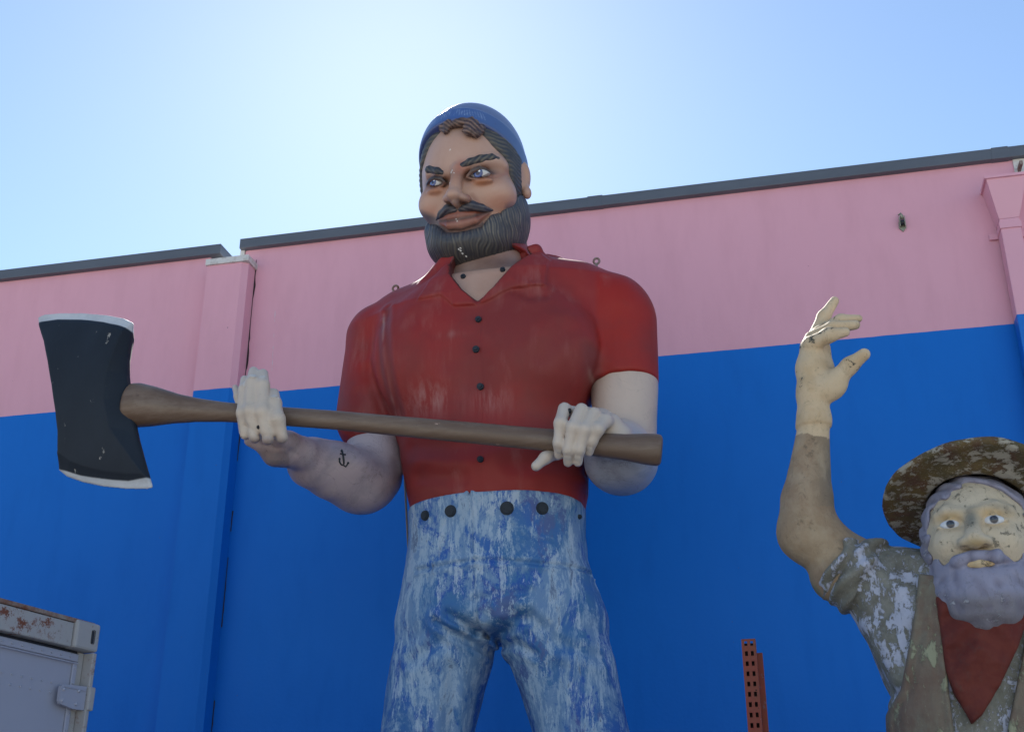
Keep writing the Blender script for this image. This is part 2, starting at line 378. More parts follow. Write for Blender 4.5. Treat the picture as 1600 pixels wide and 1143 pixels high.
def rivet(x,z,y=-.035,s=1):
    o=bpy.data.objects.new('rivet',rv); S.collection.objects.link(o); o.parent=ct; o.location=CM@Vector((x,y,z))-Vector((cp[0],cp[1],0)); o.scale=(s,s,s)
for i in range(40): rivet(.105+i*.05,2.459)
for i in range(24): rivet(.071,2.42-i*.058)
for zz in (2.352,2.315):
    for i in range(38): rivet(.175+i*.05,zz,-.044)
def hinge(z):
    v=[(.022,z-.045),(.022,z+.045),(.15,z+.036),(.158,z+.028),(.158,z-.026),(.15,z-.036),(.08,z-.047)]
    n=len(v); vv=[CM@Vector((x,-.022,zz)) for x,zz in v]+[CM@Vector((x,-.008,zz)) for x,zz in v]
    pyd('hinge_blade',vv,[tuple(range(n)),tuple(range(n,2*n))[::-1]]+[(i,n+i,n+(i+1)%n,(i+1)%n) for i in range(n)],contm,ct)
    cb('hinge_barrel',-.012,.021,-.02,.008,z-.045,z+.045,framem,.006)
    cb('hinge_rib',.03,.14,-.0075,-.0045,z+.026,z+.030,contm,.001)
    for x,zz in ((.145,.018),(.145,-.024),(.065,.022),(.07,-.028)): rivet(x,z+zz,-.007,1.5)
for z in (2.31,1.6,.9): hinge(z)
cb('lock_bar',1.0,1.03,-.03,-.0,.1,2.5,galv,.01)
cb('lock_bar',1.45,1.48,-.03,-.0,.1,2.5,galv,.01)

# ------------------------------------------------------------------ perforated rack post
rp=P(1178,997,6.3); m=NM('rusty_orange_paint',.65,.4); n=m.noise(6,8,.7); n2=m.noise(25,8,.75)
a=m.mix(m.ramp(n,.35,.7),(.33,.055,.035),(.24,.075,.04)); a=m.mix(m.ramp(n2,.60,.64),a,(.26,.13,.13)); a=m.mix(m.ramp(m.noise(13,8,.7,(1,1,1),0,(5,2,1)),.62,.66),a,(.03,.015,.012)); rackm=m.base(a)
xa,xb=P(1158,997,6.3)[0],P(1180,997,6.3)[0]; zt=rp[2]
rk=thing('rack_post','orange rusty perforated steel rack post standing before the blue wall','rack post',((xa+xb)/2,6.3,0))
def plate_holes(name,x0,x1,y,z0,z1,pitch,cols,hw,hh,mat,par,t=.004):
    # a plate with real slots: strips around each slot
    V=[];Fc=[]; zc=[]; z=z1-pitch*.45
    def quad(a,b,c_,d_):
        i=len(V); V.extend([(a,y,c_),(b,y,c_),(b,y,d_),(a,y,d_),(a,y+t,c_),(b,y+t,c_),(b,y+t,d_),(a,y+t,d_)])
        Fc.extend([(i,i+1,i+2,i+3),(i+5,i+4,i+7,i+6),(i,i+4,i+5,i+1),(i+3,i+2,i+6,i+7),(i,i+3,i+7,i+4),(i+1,i+5,i+6,i+2)])
    edges=[x0]+[e for c in cols for e in (c-hw,c+hw)]+[x1]; top=z1
    while z-hh>z0:
        quad(x0,x1,z+hh,top)
        for k in range(0,len(edges),2): quad(edges[k],edges[k+1],z-hh,z+hh)
        top=z-hh; z-=pitch
    quad(x0,x1,z0,top); return pyd(name,V,Fc,mat,par)
wd=xb-xa; plate_holes('front_web',xa,xb,6.3,0,zt,.050,[xa+wd*.3,xa+wd*.72],.0072,.0115,rackm,rk)
bevbox('flange',xa,xa+.004,6.304,6.375,0,zt,rackm,rk,0); bevbox('flange',xb-.004,xb,6.304,6.375,0,zt,rackm,rk,0)
bevbox('dark_backing',xa+.005,xb-.005,6.366,6.374,0,zt-.01,jm,rk,0)  # dark plate added inside the channel so the slots look dark
bevbox('back_channel',xb-.02,xb+.028,6.376,6.40,0,zt-.058,rackm,rk,.001)
bevbox('foot_plate',xa-.05,xb+.06,6.26,6.45,0,.012,rackm,rk,.002)

# ------------------------------------------------------------------ lumberjack statue: head frame and shapes
Y0=6.4
HO=P(740.5,291,6.3); HM=rotm(-8,21,2.5)        # head centre and pose
def toH(p): return (p-HO.astype(f32))@HM
def fromH(q): return np.asarray(q)@HM.T+HO
def basehead(q):
    d=ell(q,(0,.05,.10),(.312,.375,.375)); d=smin(d,ell(q,(0,-.09,-.08),(.275,.275,.34)),.10)
    d=smin(d,ell(q,(0,-.12,-.30),(.22,.22,.16)),.10); return d
bh=lambda p: basehead(toH(p.astype(f32)))
def hp(px,py,off=0.):
    d=ray(px,py); return (hit(bh,px,py)-d/np.linalg.norm(d)*off-HO)@HM       # a point on the plain head, head frame
def pr(r): return r*7.36/FPX
def hpts(l): return [hp(a,b,c) for a,b,c in l]
eR=hp(749,271.5,.0); eL=hp(682,286,.0)
noseb=hp(713,264,.01); tip=hp(712,306,.0)+np.array([0,-.115,0]); tip=(lambda t:t)(tip)
def aim(px,py,y):      # head-frame point on the pixel's ray at head-frame depth y
    o=(EYE-HO)@HM; d=ray(px,py)@HM; return o+d*((y-o[1])/d[1])
tip=aim(707,307,min(hp(712,306)[1]-.095,9)); ty=tip[1]
alaR=aim(728,311,ty+.06); alaL=aim(700,311,ty+.055); sep=aim(713,318,ty+.035)
browR=[(717,262,.004),(734,254,.010),(751,249,.010),(768,246.5,.009),(777,249.5,.009),(783,255,.009)]
browL=[(659,266,.006),(671,265.5,.010),(684,267.5,.010),(691,270,.004)]
lidUR=[(730,277.5,0),(738,269,.012),(749,264.5,.016),(759,267,.012),(769,273.5,0)]
lidLR=[(731,278,0),(741,279,.008),(752,278.5,.01),(762,276.5,.006),(769,273.5,0)]
lidUL=[(668,290,0),(673,283,.01),(681,279.5,.014),(689,280.5,.01),(695,285.5,0)]
lidLL=[(668,291.5,0),(675,293,.008),(684,292,.008),(691,289,.004),(696,285.5,0)]
lipU=[(688,345,0),(702,340.5,.012),(717,337.5,.022),(740,335,.014),(764,331.5,0)]
lipD=[(689,348,0),(703,352,.016),(721,350,.024),(742,344,.016),(762,334,0)]
musR=[(720,326.5,.03),(737,321.5,.042),(753,325,.03),(770,329,.008)]
musL=[(711,328,.03),(700,326,.036),(690,334,.024),(682.5,343,.006)]
HB=hpts(browR);HBL=hpts(browL);LUR=hpts(lidUR);LLR=hpts(lidLR);LUL=hpts(lidUL);LLL=hpts(lidLL);LPU=hpts(lipU);LPD=hpts(lipD);MR=hpts(musR);ML=hpts(musL)
cR=hp(776,304,-.05);cL=hp(676,321,-.05);bagR=hp(752,284,-.008);bagL=hp(682,299,-.008)
chk2=hp(783,311,-.075)
earc=np.array([.300,.06,.015])
def headsdf(q):
    d=basehead(q)
    d=smax(d,-ell(q,eR+C(0,-.02,.005),(.105,.05,.048)),.05); d=smax(d,-ell(q,eL+C(0,-.02,.005),(.09,.05,.045)),.05)
    d=smin(d,chain(q,[h+C(0,.02,-.012) for h in HB],[pr(7)]*6,.02),.05); d=smin(d,chain(q,[h+C(0,.02,-.012) for h in HBL],[pr(6)]*4,.02),.05)
    d=smin(d,ell(q,cR,(.115,.10,.095)),.07); d=smin(d,ell(q,chk2,(.075,.09,.085)),.06); d=smin(d,ell(q,cL,(.085,.09,.095)),.06)
    d=smin(d,ell(q,bagR,(.075,.035,.022)),.02); d=smin(d,ell(q,bagL,(.06,.035,.022)),.02)
    d=smin(d,cone(q,noseb+C(0,.014,0),tip+C(0,.033,.012),.032,.043),.026)
    d=smin(d,ell(q,tip+C(0,.015,.012),(.044,.048,.038)),.025)
    d=smin(d,ell(q,alaR,(.032,.050,.030)),.018); d=smin(d,ell(q,alaL,(.028,.050,.029)),.018); d=smin(d,ell(q,sep,(.02,.05,.022)),.02)
    for s,a in ((1,alaR),(-1,alaL)): d=smax(d,-ell(q,a+C(-s*.012,-.012,-.036),(.020,.028,.018)),.01)
    d=smin(d,ell(q,hp(722,338,-.075),(.13,.10,.075)),.05)
    d=smin(d,chain(q,LPU,[pr(1.5),pr(5),pr(6),pr(4.8),pr(1.4)],.01),.012); d=smin(d,chain(q,LPD,[pr(2),pr(6.6),pr(8),pr(6.4),pr(1.8)],.01),.012)
    for l in (LUR,LUL): d=smin(d,chain(q,[a+C(0,-.006,.004) for a in l],[.008,.014,.016,.014,.008]),.01)
    for l in (LLR,LLL): d=smin(d,chain(q,[a+C(0,.002,-.002) for a in l],[.006,.009,.009,.008,.006]),.010)
    e=ell(q,earc,(.045,.065,.105),rotm(-22,0,8)); e=smax(e,-ell(q,earc+C(.045,-.05,.012),(.028,.04,.065)),.02)
    e=smin(e,ell(q,earc+C(.03,-.02,-.10),(.028,.035,.04)),.03); d=smin(d,e,.02)
    e=ell(q,earc*C(-1,1,1),(.055,.085,.125),rotm(22,0,-8)); d=smin(d,e,.02)
    # crow's feet and laugh fold
    d=d+.006*gs(q,hp(773,277),(.03,.03,.006))
    return d
# neck and chest in world space
NK=[P(761,392,6.52),P(759,450,6.44),P(752,500,6.36)]
def skin_head(p):
    q=toH(p); d=headsdf(q)
    n=chain(p,NK,[.235,.24,.26],.1); d=smin(d,n,.08)
    ch=shirtbase(p)+.030; ch=np.maximum(ch,np.abs(p[:,0]-NK[1][0])-.42); ch=np.maximum(ch,p[:,2]-4.93-.35*(p[:,1]-6.0)); ch=np.maximum(ch,p[:,1]-6.5); d=smin(d,ch,.06)
    for s in (-1,1):   # neck tendons, collar bones
        d=smin(d,cone(p,NK[0]+np.array([s*.20,-.02,0]),NK[1]+np.array([s*.06,-.22,-.16]),.045,.035),.09)
    return d
BEARDLINE=[(660,322),(668,345),(680,347),(687,352),(698,363),(715,363),(731,360),(754,353.5),(767,333),(785,329.5),(803,316),(810,300),(816,270),(826,255)]
_bl=np.array([hp(a,b)for a,b in BEARDLINE[1:-3]]); _bl=_bl[np.argsort(_bl[:,0])]; _bl=_bl[_bl[:,0]>-1]; _bl=np.concatenate([[[-.25,-.2,-.20]],_bl]); _bl=np.concatenate([_bl,_bl[-1:]+np.array([[.025,0,.02]]),_bl[-1:]+np.array([[.06,0,.25]])])
def beardtop(x): return (np.interp(x,_bl[:,0],_bl[:,2])+.022).astype(f32)
def strands(q,fr=62.):
    x=q[:,0]; zz=q[:,2]; th=np.arctan2(x-.01,-(zz-.42)+.0)       # fan out from above
    az=np.arctan2(x,-q[:,1]+.05)
    th=th*.45+az*.55+.012*np.sin(zz*22+x*9)+.009*np.sin(zz*48+x*31)+(fbm(q,6.,2)-.5)*.13
    return .72*np.sin(th*fr*2.9+1.5*np.sin(zz*17))+.5*np.sin(th*fr*1.7+9*vn(q,3.))
def beardsdf(q):
    d=ell(q,(.008,-.03,-.21),(.308,.335,.30)); d=smin(d,ell(q,(-.005,-.155,-.382),(.250,.25,.185)),.12)
    d=smin(d,ell(q,(.19,.0,-.24),(.13,.20,.22)),.08); d=smin(d,ell(q,(-.175,.0,-.24),(.13,.20,.22)),.08)
    bt=beardtop(q[:,0]); d=smax(d,(q[:,2]-bt)*.8,.05)
    d=smax(d,-(0.52-.0-q[:,2]-.0)*0+ (q[:,1]-.16),.03)
    d=smax(d,-ell(q,(0,.22,-.50),(.18,.22,.16)),.04); d=d+.022*np.clip(1-(bt-q[:,2])/.09,0,1)
    return d-.0022*strands(q)*np.clip((bt-q[:,2])/.05,0.15,1)
# shirt ------------------------------------------------------------------
rows=[(795,654,906,.33),(775,642,917,.37),(740,636,918,.385),(700,631,914,.39),(650,620,918,.40),(600,608,928,.415),(550,598,936,.42),(500,594,940,.41),(465,640,935,.37),(445,670,905,.32),(430,695,870,.27)]
rows=rows[:]
_z=[];_cx=[];_a=[];_b=[]
for y,l,r,b in rows:
    A=P(l,y,Y0);B=P(r,y,Y0); _z.append((A[2]+B[2])/2); _cx.append((A[0]+B[0])/2); _a.append((B[0]-A[0])/2); _b.append(b)
_z[0]-=.12
TZ,TX,TA,TB=map(lambda t:np.array(t,f32),(_z,_cx,_a,_b)); TY=np.full(len(TZ),Y0,f32)
def W(px,py,Y): return P(px,py,Y)
shL=W(588,528,6.42); shR=W(968,503,6.38); elL=W(577,690,6.36); elR=W(980,640,6.36)
FY=6.02
def fx(l,Y=FY): return [(lambda p:(p[0],p[2]))(P(a,b,Y)) for a,b in l]
VN=fx([(697,398),(703,425),(726,456),(748,472),(772,452),(800,412),(822,384),(800,350),(720,350)])
LAPR=fx([(822,384),(838,380),(853,394),(851,444),(800,453),(768,472),(752,478),(772,452),(800,412)])
LAPL=fx([(697,400),(684,406),(667,434),(655,470),(692,464),(712,482),(746,480),(726,456),(703,425)])
PLK=fx([(752,478),(754,600),(752,780)]); PLK2=fx([(738,478),(737,600),(735,780)])
FOLDS=[([(598,470),(606,540),(612,600),(618,640)],.022,.008),([(590,500),(596,580),(606,640)],.02,.006),([(918,540),(915,600)],.03,.004),([(925,540),(924,600)],.03,.003),
 ([(560,560),(572,600),(590,650)],.03,.006),([(545,600),(560,640)],.03,.005),([(940,560),(960,585)],.03,.004),([(655,500),(690,530),(700,570)],.05,.006),([(880,520),(850,560)],.05,.007),
 ([(640,690),(700,700),(745,695)],.05,.010),([(650,735),(720,745)],.04,.009),([(910,700),(860,720),(800,722)],.05,.010),([(905,740),(850,750)],.04,.008),([(800,452),(830,466),(850,462)],.03,.006)]
FOLDS=[(fx(l),wd,am) for l,wd,am in FOLDS]
SAWL=normal_=None
def sleeve(p,a,b,ra,rb,cut):
    d=cone(p,a,b,ra,rb); ax=(np.asarray(b)-a); ax/=np.linalg.norm(ax)
    return smax(d,(p-np.asarray(cut,f32))@ax.astype(f32),.02)
def shirtbase(p):
    d=loft(p,TZ,TX,TY,TA,TB,2.35)
    nb=NK[1]+np.array([0,.02,0])
    # shoulders
    d=smin(d,chain(p,[W(690,478,6.42),W(640,503,6.42),W(598,526,6.42)],[.20,.20,.20],.05),.12)
    d=smin(d,chain(p,[W(840,455,6.40),W(900,467,6.40),W(955,488,6.40)],[.20,.215,.23],.05),.12)
    d=smin(d,ell(p,W(668,560,6.16),(.30,.185,.28)),.16); d=smin(d,ell(p,W(845,550,6.14),(.32,.185,.28)),.16)
    return d
slL=(W(593,533,6.42),W(583,655,6.38)); slR=(W(964,506,6.40),W(977,640,6.36))
def shirtfull(p):
    d=shirtbase(p)
    d=smin(d,sleeve(p,slL[0],slL[1],rr(50,slL[0]),rr(58,slL[1]),W(580,668,6.1)),.05)
    ax=W(975,604,6.38)
    d=smin(d,sleeve(p,slR[0],slR[1],rr(62,slR[0]),rr(53,slR[1]),ax),.05)
    return d
def shirtsdf(p):
    d=shirtfull(p); x=p[:,0];z=p[:,2]; front=(p[:,1]<Y0-.02)
    # collar stand round the neck
    c=chain(p,[NK[0]+np.array([0,.05,-.02]),NK[1]+np.array([0,.03,0])],[.27,.36],.05); c=np.maximum(c,(z-(NK[0][2]-.0))-.10*(p[:,1]-Y0+.1)); 
    d=smin(d,c,.07)
    for a_,b_ in (((664,441),(690,410)),((826,390),(838,389)),((838,389),(849,404))): d=smin(d,cone(p,P(*a_,6.16),P(*b_,6.18),.018,.018),.05)
    near=(x>TX[0]-1.0)&front
    for l,wd,am in FOLDS: 
        ld=line2(x,z,l); d=d+np.where(front,am*np.exp(-(ld/wd)**2)-am*.7*np.exp(-((ld-wd*1.9)/wd)**2),0)
    for L in (LAPR,LAPL):
        s=poly2(x,z,L); d=d-np.where(front,.019*np.clip((.008-s)/.010,0,1)*1.0,0)
    pl_=line2(x,z,PLK); d=d+np.where(front,.004*np.exp(-(pl_/.007)**2),0)
    d=d-.010*(fbm(p,2.2,2)-.5)-.003*(fbm(p,9.,2)-.5)
    v=poly2(x,z,VN); d=np.where(front,smax(d,-(v-.004),.012),d)
    # hollow for the neck opening
    h=chain(p,[NK[0]+np.array([0,-.0,.3]),NK[0],NK[1],NK[2]-np.array([0,0,.12])],[.25,.25,.25,.20],.05); d=smax(d,-h,.01)
    # hem of the left sleeve, right sleeve: hollow cuffs
    return d
# jeans --------------------------------------------------------------
jr=[(1010,612,962,.34),(960,626,945,.355),(915,634,928,.36),(880,638,918,.36),(840,643,914,.36),(800,645,914,.385),(774,648,912,.385)]
_z=[];_cx=[];_a=[];_b=[]
for y,l,r,b in jr:
    A=P(l,y,Y0);B=P(r,y,Y0); _z.append((A[2]+B[2])/2); _cx.append((A[0]+B[0])/2); _a.append((B[0]-A[0])/2); _b.append(b)
JZ,JX,JA,JB=map(lambda t:np.array(t,f32),(_z,_cx,_a,_b)); JY=np.full(len(JZ),Y0,f32)
JZ=np.concatenate([[JZ[0]-.10,JZ[0]-.035],JZ]).astype(f32); JX=np.concatenate([[JX[0]]*2,JX]).astype(f32); JA=np.concatenate([[JA[0]*.55,JA[0]*.88],JA]).astype(f32); JB=np.concatenate([[JB[0]*.45,JB[0]*.85],JB]).astype(f32); JY=np.full(len(JZ),Y0,f32)
gz=P(780,1143,Y0)[2]
def legax(px0,px1,s):
    a=P(px0,1008,Y0); b=P(px1,1143,Y0); dirn=(b-a)/(a[2]-b[2]); return a,b,b+dirn*(b[2]-.25)*.75*np.array([1,1,0])+np.array([0,0,-(b[2]-.25)])
LL=legax(691,668,-1); LR=legax(888,908,1)
JF=[([(745,1000),(760,1012),(700,985),(680,970)],.02,.016),([(765,1000),(800,1000),(835,1020)],.02,.016),([(760,990),(700,960)],.025,.012),([(770,985),(830,960)],.03,.012),([(745,940),(830,925)],.025,.010),
    ([(648,888),(700,884),(745,878)],.012,.012),([(745,878),(850,880),(915,877)],.012,.012),([(738,775),(741,880),(747,985)],.010,.012),([(800,820),(812,836),(835,842),(862,842)],.008,.006),([(700,815),(680,840),(650,852)],.008,.006),
    ([(700,1040),(690,1143)],.03,.012),([(870,1040),(862,1143)],.03,.010),([(690,1000),(640,1030)],.03,.010),([(860,1000),(930,1020)],.03,.010),([(790,950),(860,985)],.03,.008)]
JF=[(fx(l,6.08),wd,am) for l,wd,am in JF]
LEGS=[]
for rows_,hd in (([(1143,598,741),(1080,606,757),(1040,612,769),(1000,619,778),(950,629,788),(900,642,790)],0),([(1143,832,984),(1080,812,971),(1040,796,964),(1000,780,955),(950,772,941),(900,770,915)],0)):
    z_=[];x_=[];a_=[];b_=[]
    for i,(y,l,r) in enumerate(rows_):
        A=P(l,y,Y0);B=P(r,y,Y0); z_.append(float(A[2])); x_.append((A[0]+B[0])/2); a_.append((B[0]-A[0])/2*(.93 if i>2 else .97)); b_.append((.262,.275,.29,.30,.30,.26)[i])
    k=(x_[1]-x_[0])/(z_[1]-z_[0]); z_=[.12]+z_; x_=[x_[0]-k*.8*(z_[1]-.12)]+x_; a_=[.33]+a_; b_=[.33]+b_
    LEGS.append([np.array(t,f32) for t in (z_,x_,a_,b_)])
JTOP=P(745,766,Y0-.39)[2]
def jeanssdf(p):
    d=loft(p,JZ,JX,JY,JA,JB,2.4); d=smax(d,JZ[2]+.05-p[:,2],.12)
    g=None
    for z_,x_,a_,b_ in LEGS:
        l=loft(p,z_,x_,np.full(len(z_),Y0,f32),a_,b_,2.15); l=smax(l,p[:,2]-z_[-1],.1); g=l if g is None else smin(g,l,.035)
    d=np.maximum(d,p[:,2]-JTOP)
    d=smin(d,g,.06); x=p[:,0];z=p[:,2]; front=p[:,1]<Y0
    for l_,wd,am in JF:
        ld=line2(x,z,l_); d=d+np.where(front,am*np.exp(-(ld/wd)**2)-am*.8*np.exp(-((ld-wd*1.8)/wd)**2),0)
    d=d-.012*(fbm(p*C(1,1,.6),4.,3)-.5)-.004*(fbm(p,16.,2)-.5)
    h=loft(p,JZ+np.float32(.2),JX,JY,JA-.035,JB-.035,2.4); h=np.maximum(h,-(z-(JTOP-.10))); d=smax(d,-h,.01)
    return d
# arms and hands --------------------------------------------------------
YL,YR=5.52,5.62       # depth of the fingers in front of the handle
ax0=P(205,632,5.42); ax1=P(1030,703,5.86)
axd=(ax1-ax0)/np.linalg.norm(ax1-ax0)
def onax(px):      # point of the handle's axis seen at this column
    t0,t1=0.,1.
    for _ in range(40):
        t=(t0+t1)/2
        if px2(ax0+(ax1-ax0)*t)[0]<px: t0=t
        else: t1=t
    return ax0+(ax1-ax0)*t
def zc3(x,y): return (340+x/4.397,560+y/4.397)
def zc4(x,y): return (800+x/5.715,580+y/5.715)
hL=onax(410); hR=onax(905)
def PX(xy,Y): return P(xy[0],xy[1],Y)
def fing(l,zc,Yb,rs):     # list of (x,y,dy)
    pts=[PX(zc(a,b),Yb+c) for a,b,c in l]; return pts,[rr(r,p) for r,p in zip(rs,pts)]
yl=hL[1]; yr=hR[1]
def pc(x,y): return (340+x/6.35,560+y/6.35)
FL=[fing([(176,288,.01),(205,380,-.01),(228,560,-.03),(255,730,-.03)],pc,yl,[5,6,6.5,7]),
    fing([(268,208,-.03),(260,310,-.08),(248,540,-.12),(272,755,-.09)],pc,yl,[6.6,7.8,9.2,8.2]),
    fing([(358,128,-.03),(343,240,-.09),(325,520,-.135),(368,782,-.10)],pc,yl,[7.8,9.6,10.6,9.4]),
    fing([(452,152,-.03),(450,270,-.09),(450,530,-.135),(500,795,-.10)],pc,yl,[8.2,9.8,11,10]),
    fing([(556,345,-.03),(570,440,-.08),(598,600,-.115),(636,785,-.07)],pc,yl,[8.2,9.4,10.8,10])]
FR=[fing([(420,745,-.05),(415,640,-.11),(432,460,-.13),(468,332,-.06)],zc4,yr,[8,8.6,10,10.6]),
    fing([(500,812,-.05),(503,700,-.11),(540,500,-.14),(618,340,-.07)],zc4,yr,[7.6,8.4,9.8,10.8]),
    fing([(588,808,-.05),(600,700,-.10),(648,520,-.13),(728,378,-.06)],zc4,yr,[7.8,8.6,9.8,10.6]),
    fing([(684,716,-.04),(710,620,-.08),(765,520,-.10),(832,440,-.03)],zc4,yr,[8,9,10,10.6])]
TH=fing([(215,845,-.06),(300,770,-.03),(400,730,.03),(520,700,.10)],zc4,yr,[8.4,9.6,9.8,10.5])
def handL(p):
    o=None
    for pts,r in FL:
        c=chain(p,pts,r,.02); o=c if o is None else smin(o,c,.020)
    # palm below and behind the handle, heel of the hand, wrist
    pm=chain(p,[PX(zc3(220,565),yl+.05),PX(zc3(330,600),yl+.08),PX(zc3(440,590),yl+.09)],[rr(9,hL),rr(13,hL),rr(15,hL)],.02)
    o=smin(o,pm,.012)
    b=chain(p,[PX(zc3(300,570),yl+.10),PX(zc3(400,640),yl+.14),PX(zc3(470,620),yl+.20),WL],[rr(13,hL),rr(21,hL),rr(27,hL),rr(26,hL)],.04)
    o=smin(o,b,.025)
    o=smin(o,chain(p,[PX(zc3(500,560),yl+.13),PX(zc3(430,560),yl+.04)],[rr(13,hL),rr(10,hL)]),.03)
    return o
WL=PX(zc3(575,650),yl+.30); E_L=W(563,752,6.30)
def armL(p):
    d=cone(p,W(588,600,6.40),W(586,735,6.38),rr(43,elL),rr(46,elL))
    d=smin(d,ell(p,W(563,755,6.30),(.19,.22,.165)),.07)
    d=smin(d,chain(p,[E_L,W(520,735,6.12),W(488,722,5.98),WL],[rr(46,E_L),rr(42,E_L),rr(36,E_L),rr(25,WL)],.05),.06)
    d=smin(d,ell(p,W(536,730,6.12),(.19,.16,.115),rotm(35,0,10)),.06)
    o=handL(p); d=smin(d,o,.03)
    d=d+.010*np.exp(-(line2(p[:,0],p[:,2],fx([(590,760),(602,735),(600,700)],6.1))/.015)**2)-.006*(fbm(p,5.,3)-.5)
    d=d+.006*np.exp(-(line2(p[:,0],p[:,2],fx([(430,703),(455,720),(475,718)],5.8))/.010)**2)
    return d
WR=P(950,669,yr+.13); E_R=W(969,716,6.30)
def handR(p):
    o=None
    for pts,r in FR:
        c=chain(p,pts,r,.02); o=c if o is None else smin(o,c,.009)
    k=[f[0][-1] for f in FR]
    for q in k: o=smin(o,cone(p,q+np.array([0,.02,0]),PX(zc4(800,420),yr+.10),rr(9,hR),rr(14,hR)),.02)
    o=smin(o,chain(p,[k[3],PX(zc4(820,430),yr+.03),PX(zc4(880,470),yr+.10),WR],[rr(9,hR),rr(12,hR),rr(15,hR),rr(17,hR)],.03),.02)
    o=smin(o,chain(p,TH[0],TH[1],.02),.01)
    return o
def armR(p):
    d=cone(p,W(975,600,6.38),W(977,720,6.36),rr(53.5,elR),rr(47,elR)); 
    d=smin(d,chain(p,[E_R,W(968,700,6.1),P(958,684,5.95),WR],[rr(55,E_R),rr(44,E_R),rr(27,E_R),rr(17,WR)],.05),.07)
    d=smin(d,ell(p,W(967,722,6.20),(.185,.20,.155)),.05)
    d=smin(d,handR(p),.02)
    return d-.006*(fbm(p,5.,3)-.5)
# axe ------------------------------------------------------------
def handlesdf(p):
    pts=[];rs=[]
    for px,r in ((196,34),(215,36),(240,32),(275,24),(310,19),(350,16.0),(400,15),(520,15.3),(700,16.8),(850,18),(930,19),(975,21),(1010,25),(1034,26)):
        q=onax(px) if 206<px<1029 else ax0+axd*((px-205)*.0033) if px<206 else ax1+axd*.015
        pts.append(q); rs.append(rr(r,q))
    rs=np.array(rs); pts=np.array(pts)
    q=p-ax0.astype(f32); t=q@axd.astype(f32); tt=(pts-ax0)@axd
    off=np.interp(t,tt,[0]*3+[0]*11); R=np.interp(t,tt,rs)
    up=np.array([0,0,1.])-axd*axd[2]; up/=np.linalg.norm(up); sd_=np.cross(axd,up)
    u=q@up.astype(f32); v=q@sd_.astype(f32); bend=np.interp(t,[(onax(a)-ax0)@axd for a in (207,240,290,350,520,1000)],[0,.0,.0,.004,.012,.0])
    r1=np.sqrt((u-bend)**2+(v/.8)**2)-R
    d=r1*.9
    return smax(d,np.maximum(tt[0]-t,t-tt[-1]),.03)

# ------------------------------------------------------------------ lumberjack statue: build
st=thing('lumberjack_statue','giant painted bearded lumberjack statue in red shirt and blue jeans gripping an axe','statue',(TX[0],Y0,0))
# painted fibreglass skin; colour attribute carries the brushed paint and some painted-in shading, alpha the dirtiness
m=NM('painted_skin',.42,.4); col,al=m.attr(); n=m.noise(4,7,.65,(1,1,1),.6); n2=m.noise(2.2,8,.7,(1,1,.7),1.5,(3,1,2))
dirt=m.mul(m.ramp(n2,.48,.66),al); c=m.mix(m.mul(dirt,.7),col,(.15,.145,.165)); c=m.mix(m.mul(m.ramp(n,.4,.7),.12),c,(.75,.62,.55))
vein=m.ramp(m.noise(3.1,6,.6,(1,1,1),2.5,(9,3,1)),.497,.503); v2=m.ramp(m.noise(3.1,6,.6,(1,1,1),2.5,(9,3,1)),.505,.511,(1,1,1,1),(0,0,0,1))
c=m.mix(m.mul(m.mul(m.mul(vein,v2),al),.6),c,(.07,.06,.05)); chip=m.ramp(m.noise(17,2,.5),.80,.81); c=m.mix(m.mul(chip,.8),c,(.75,.72,.7))
m.bump(m.noise(30,5),.06); m.rough(m.ramp(n,.3,.7,(.32,.32,.32,1),(.5,.5,.5,1))); skinm=m.base(c)
m=NM('painted_hair',.5,.5); col,al=m.attr(); hairm=m.base(col)
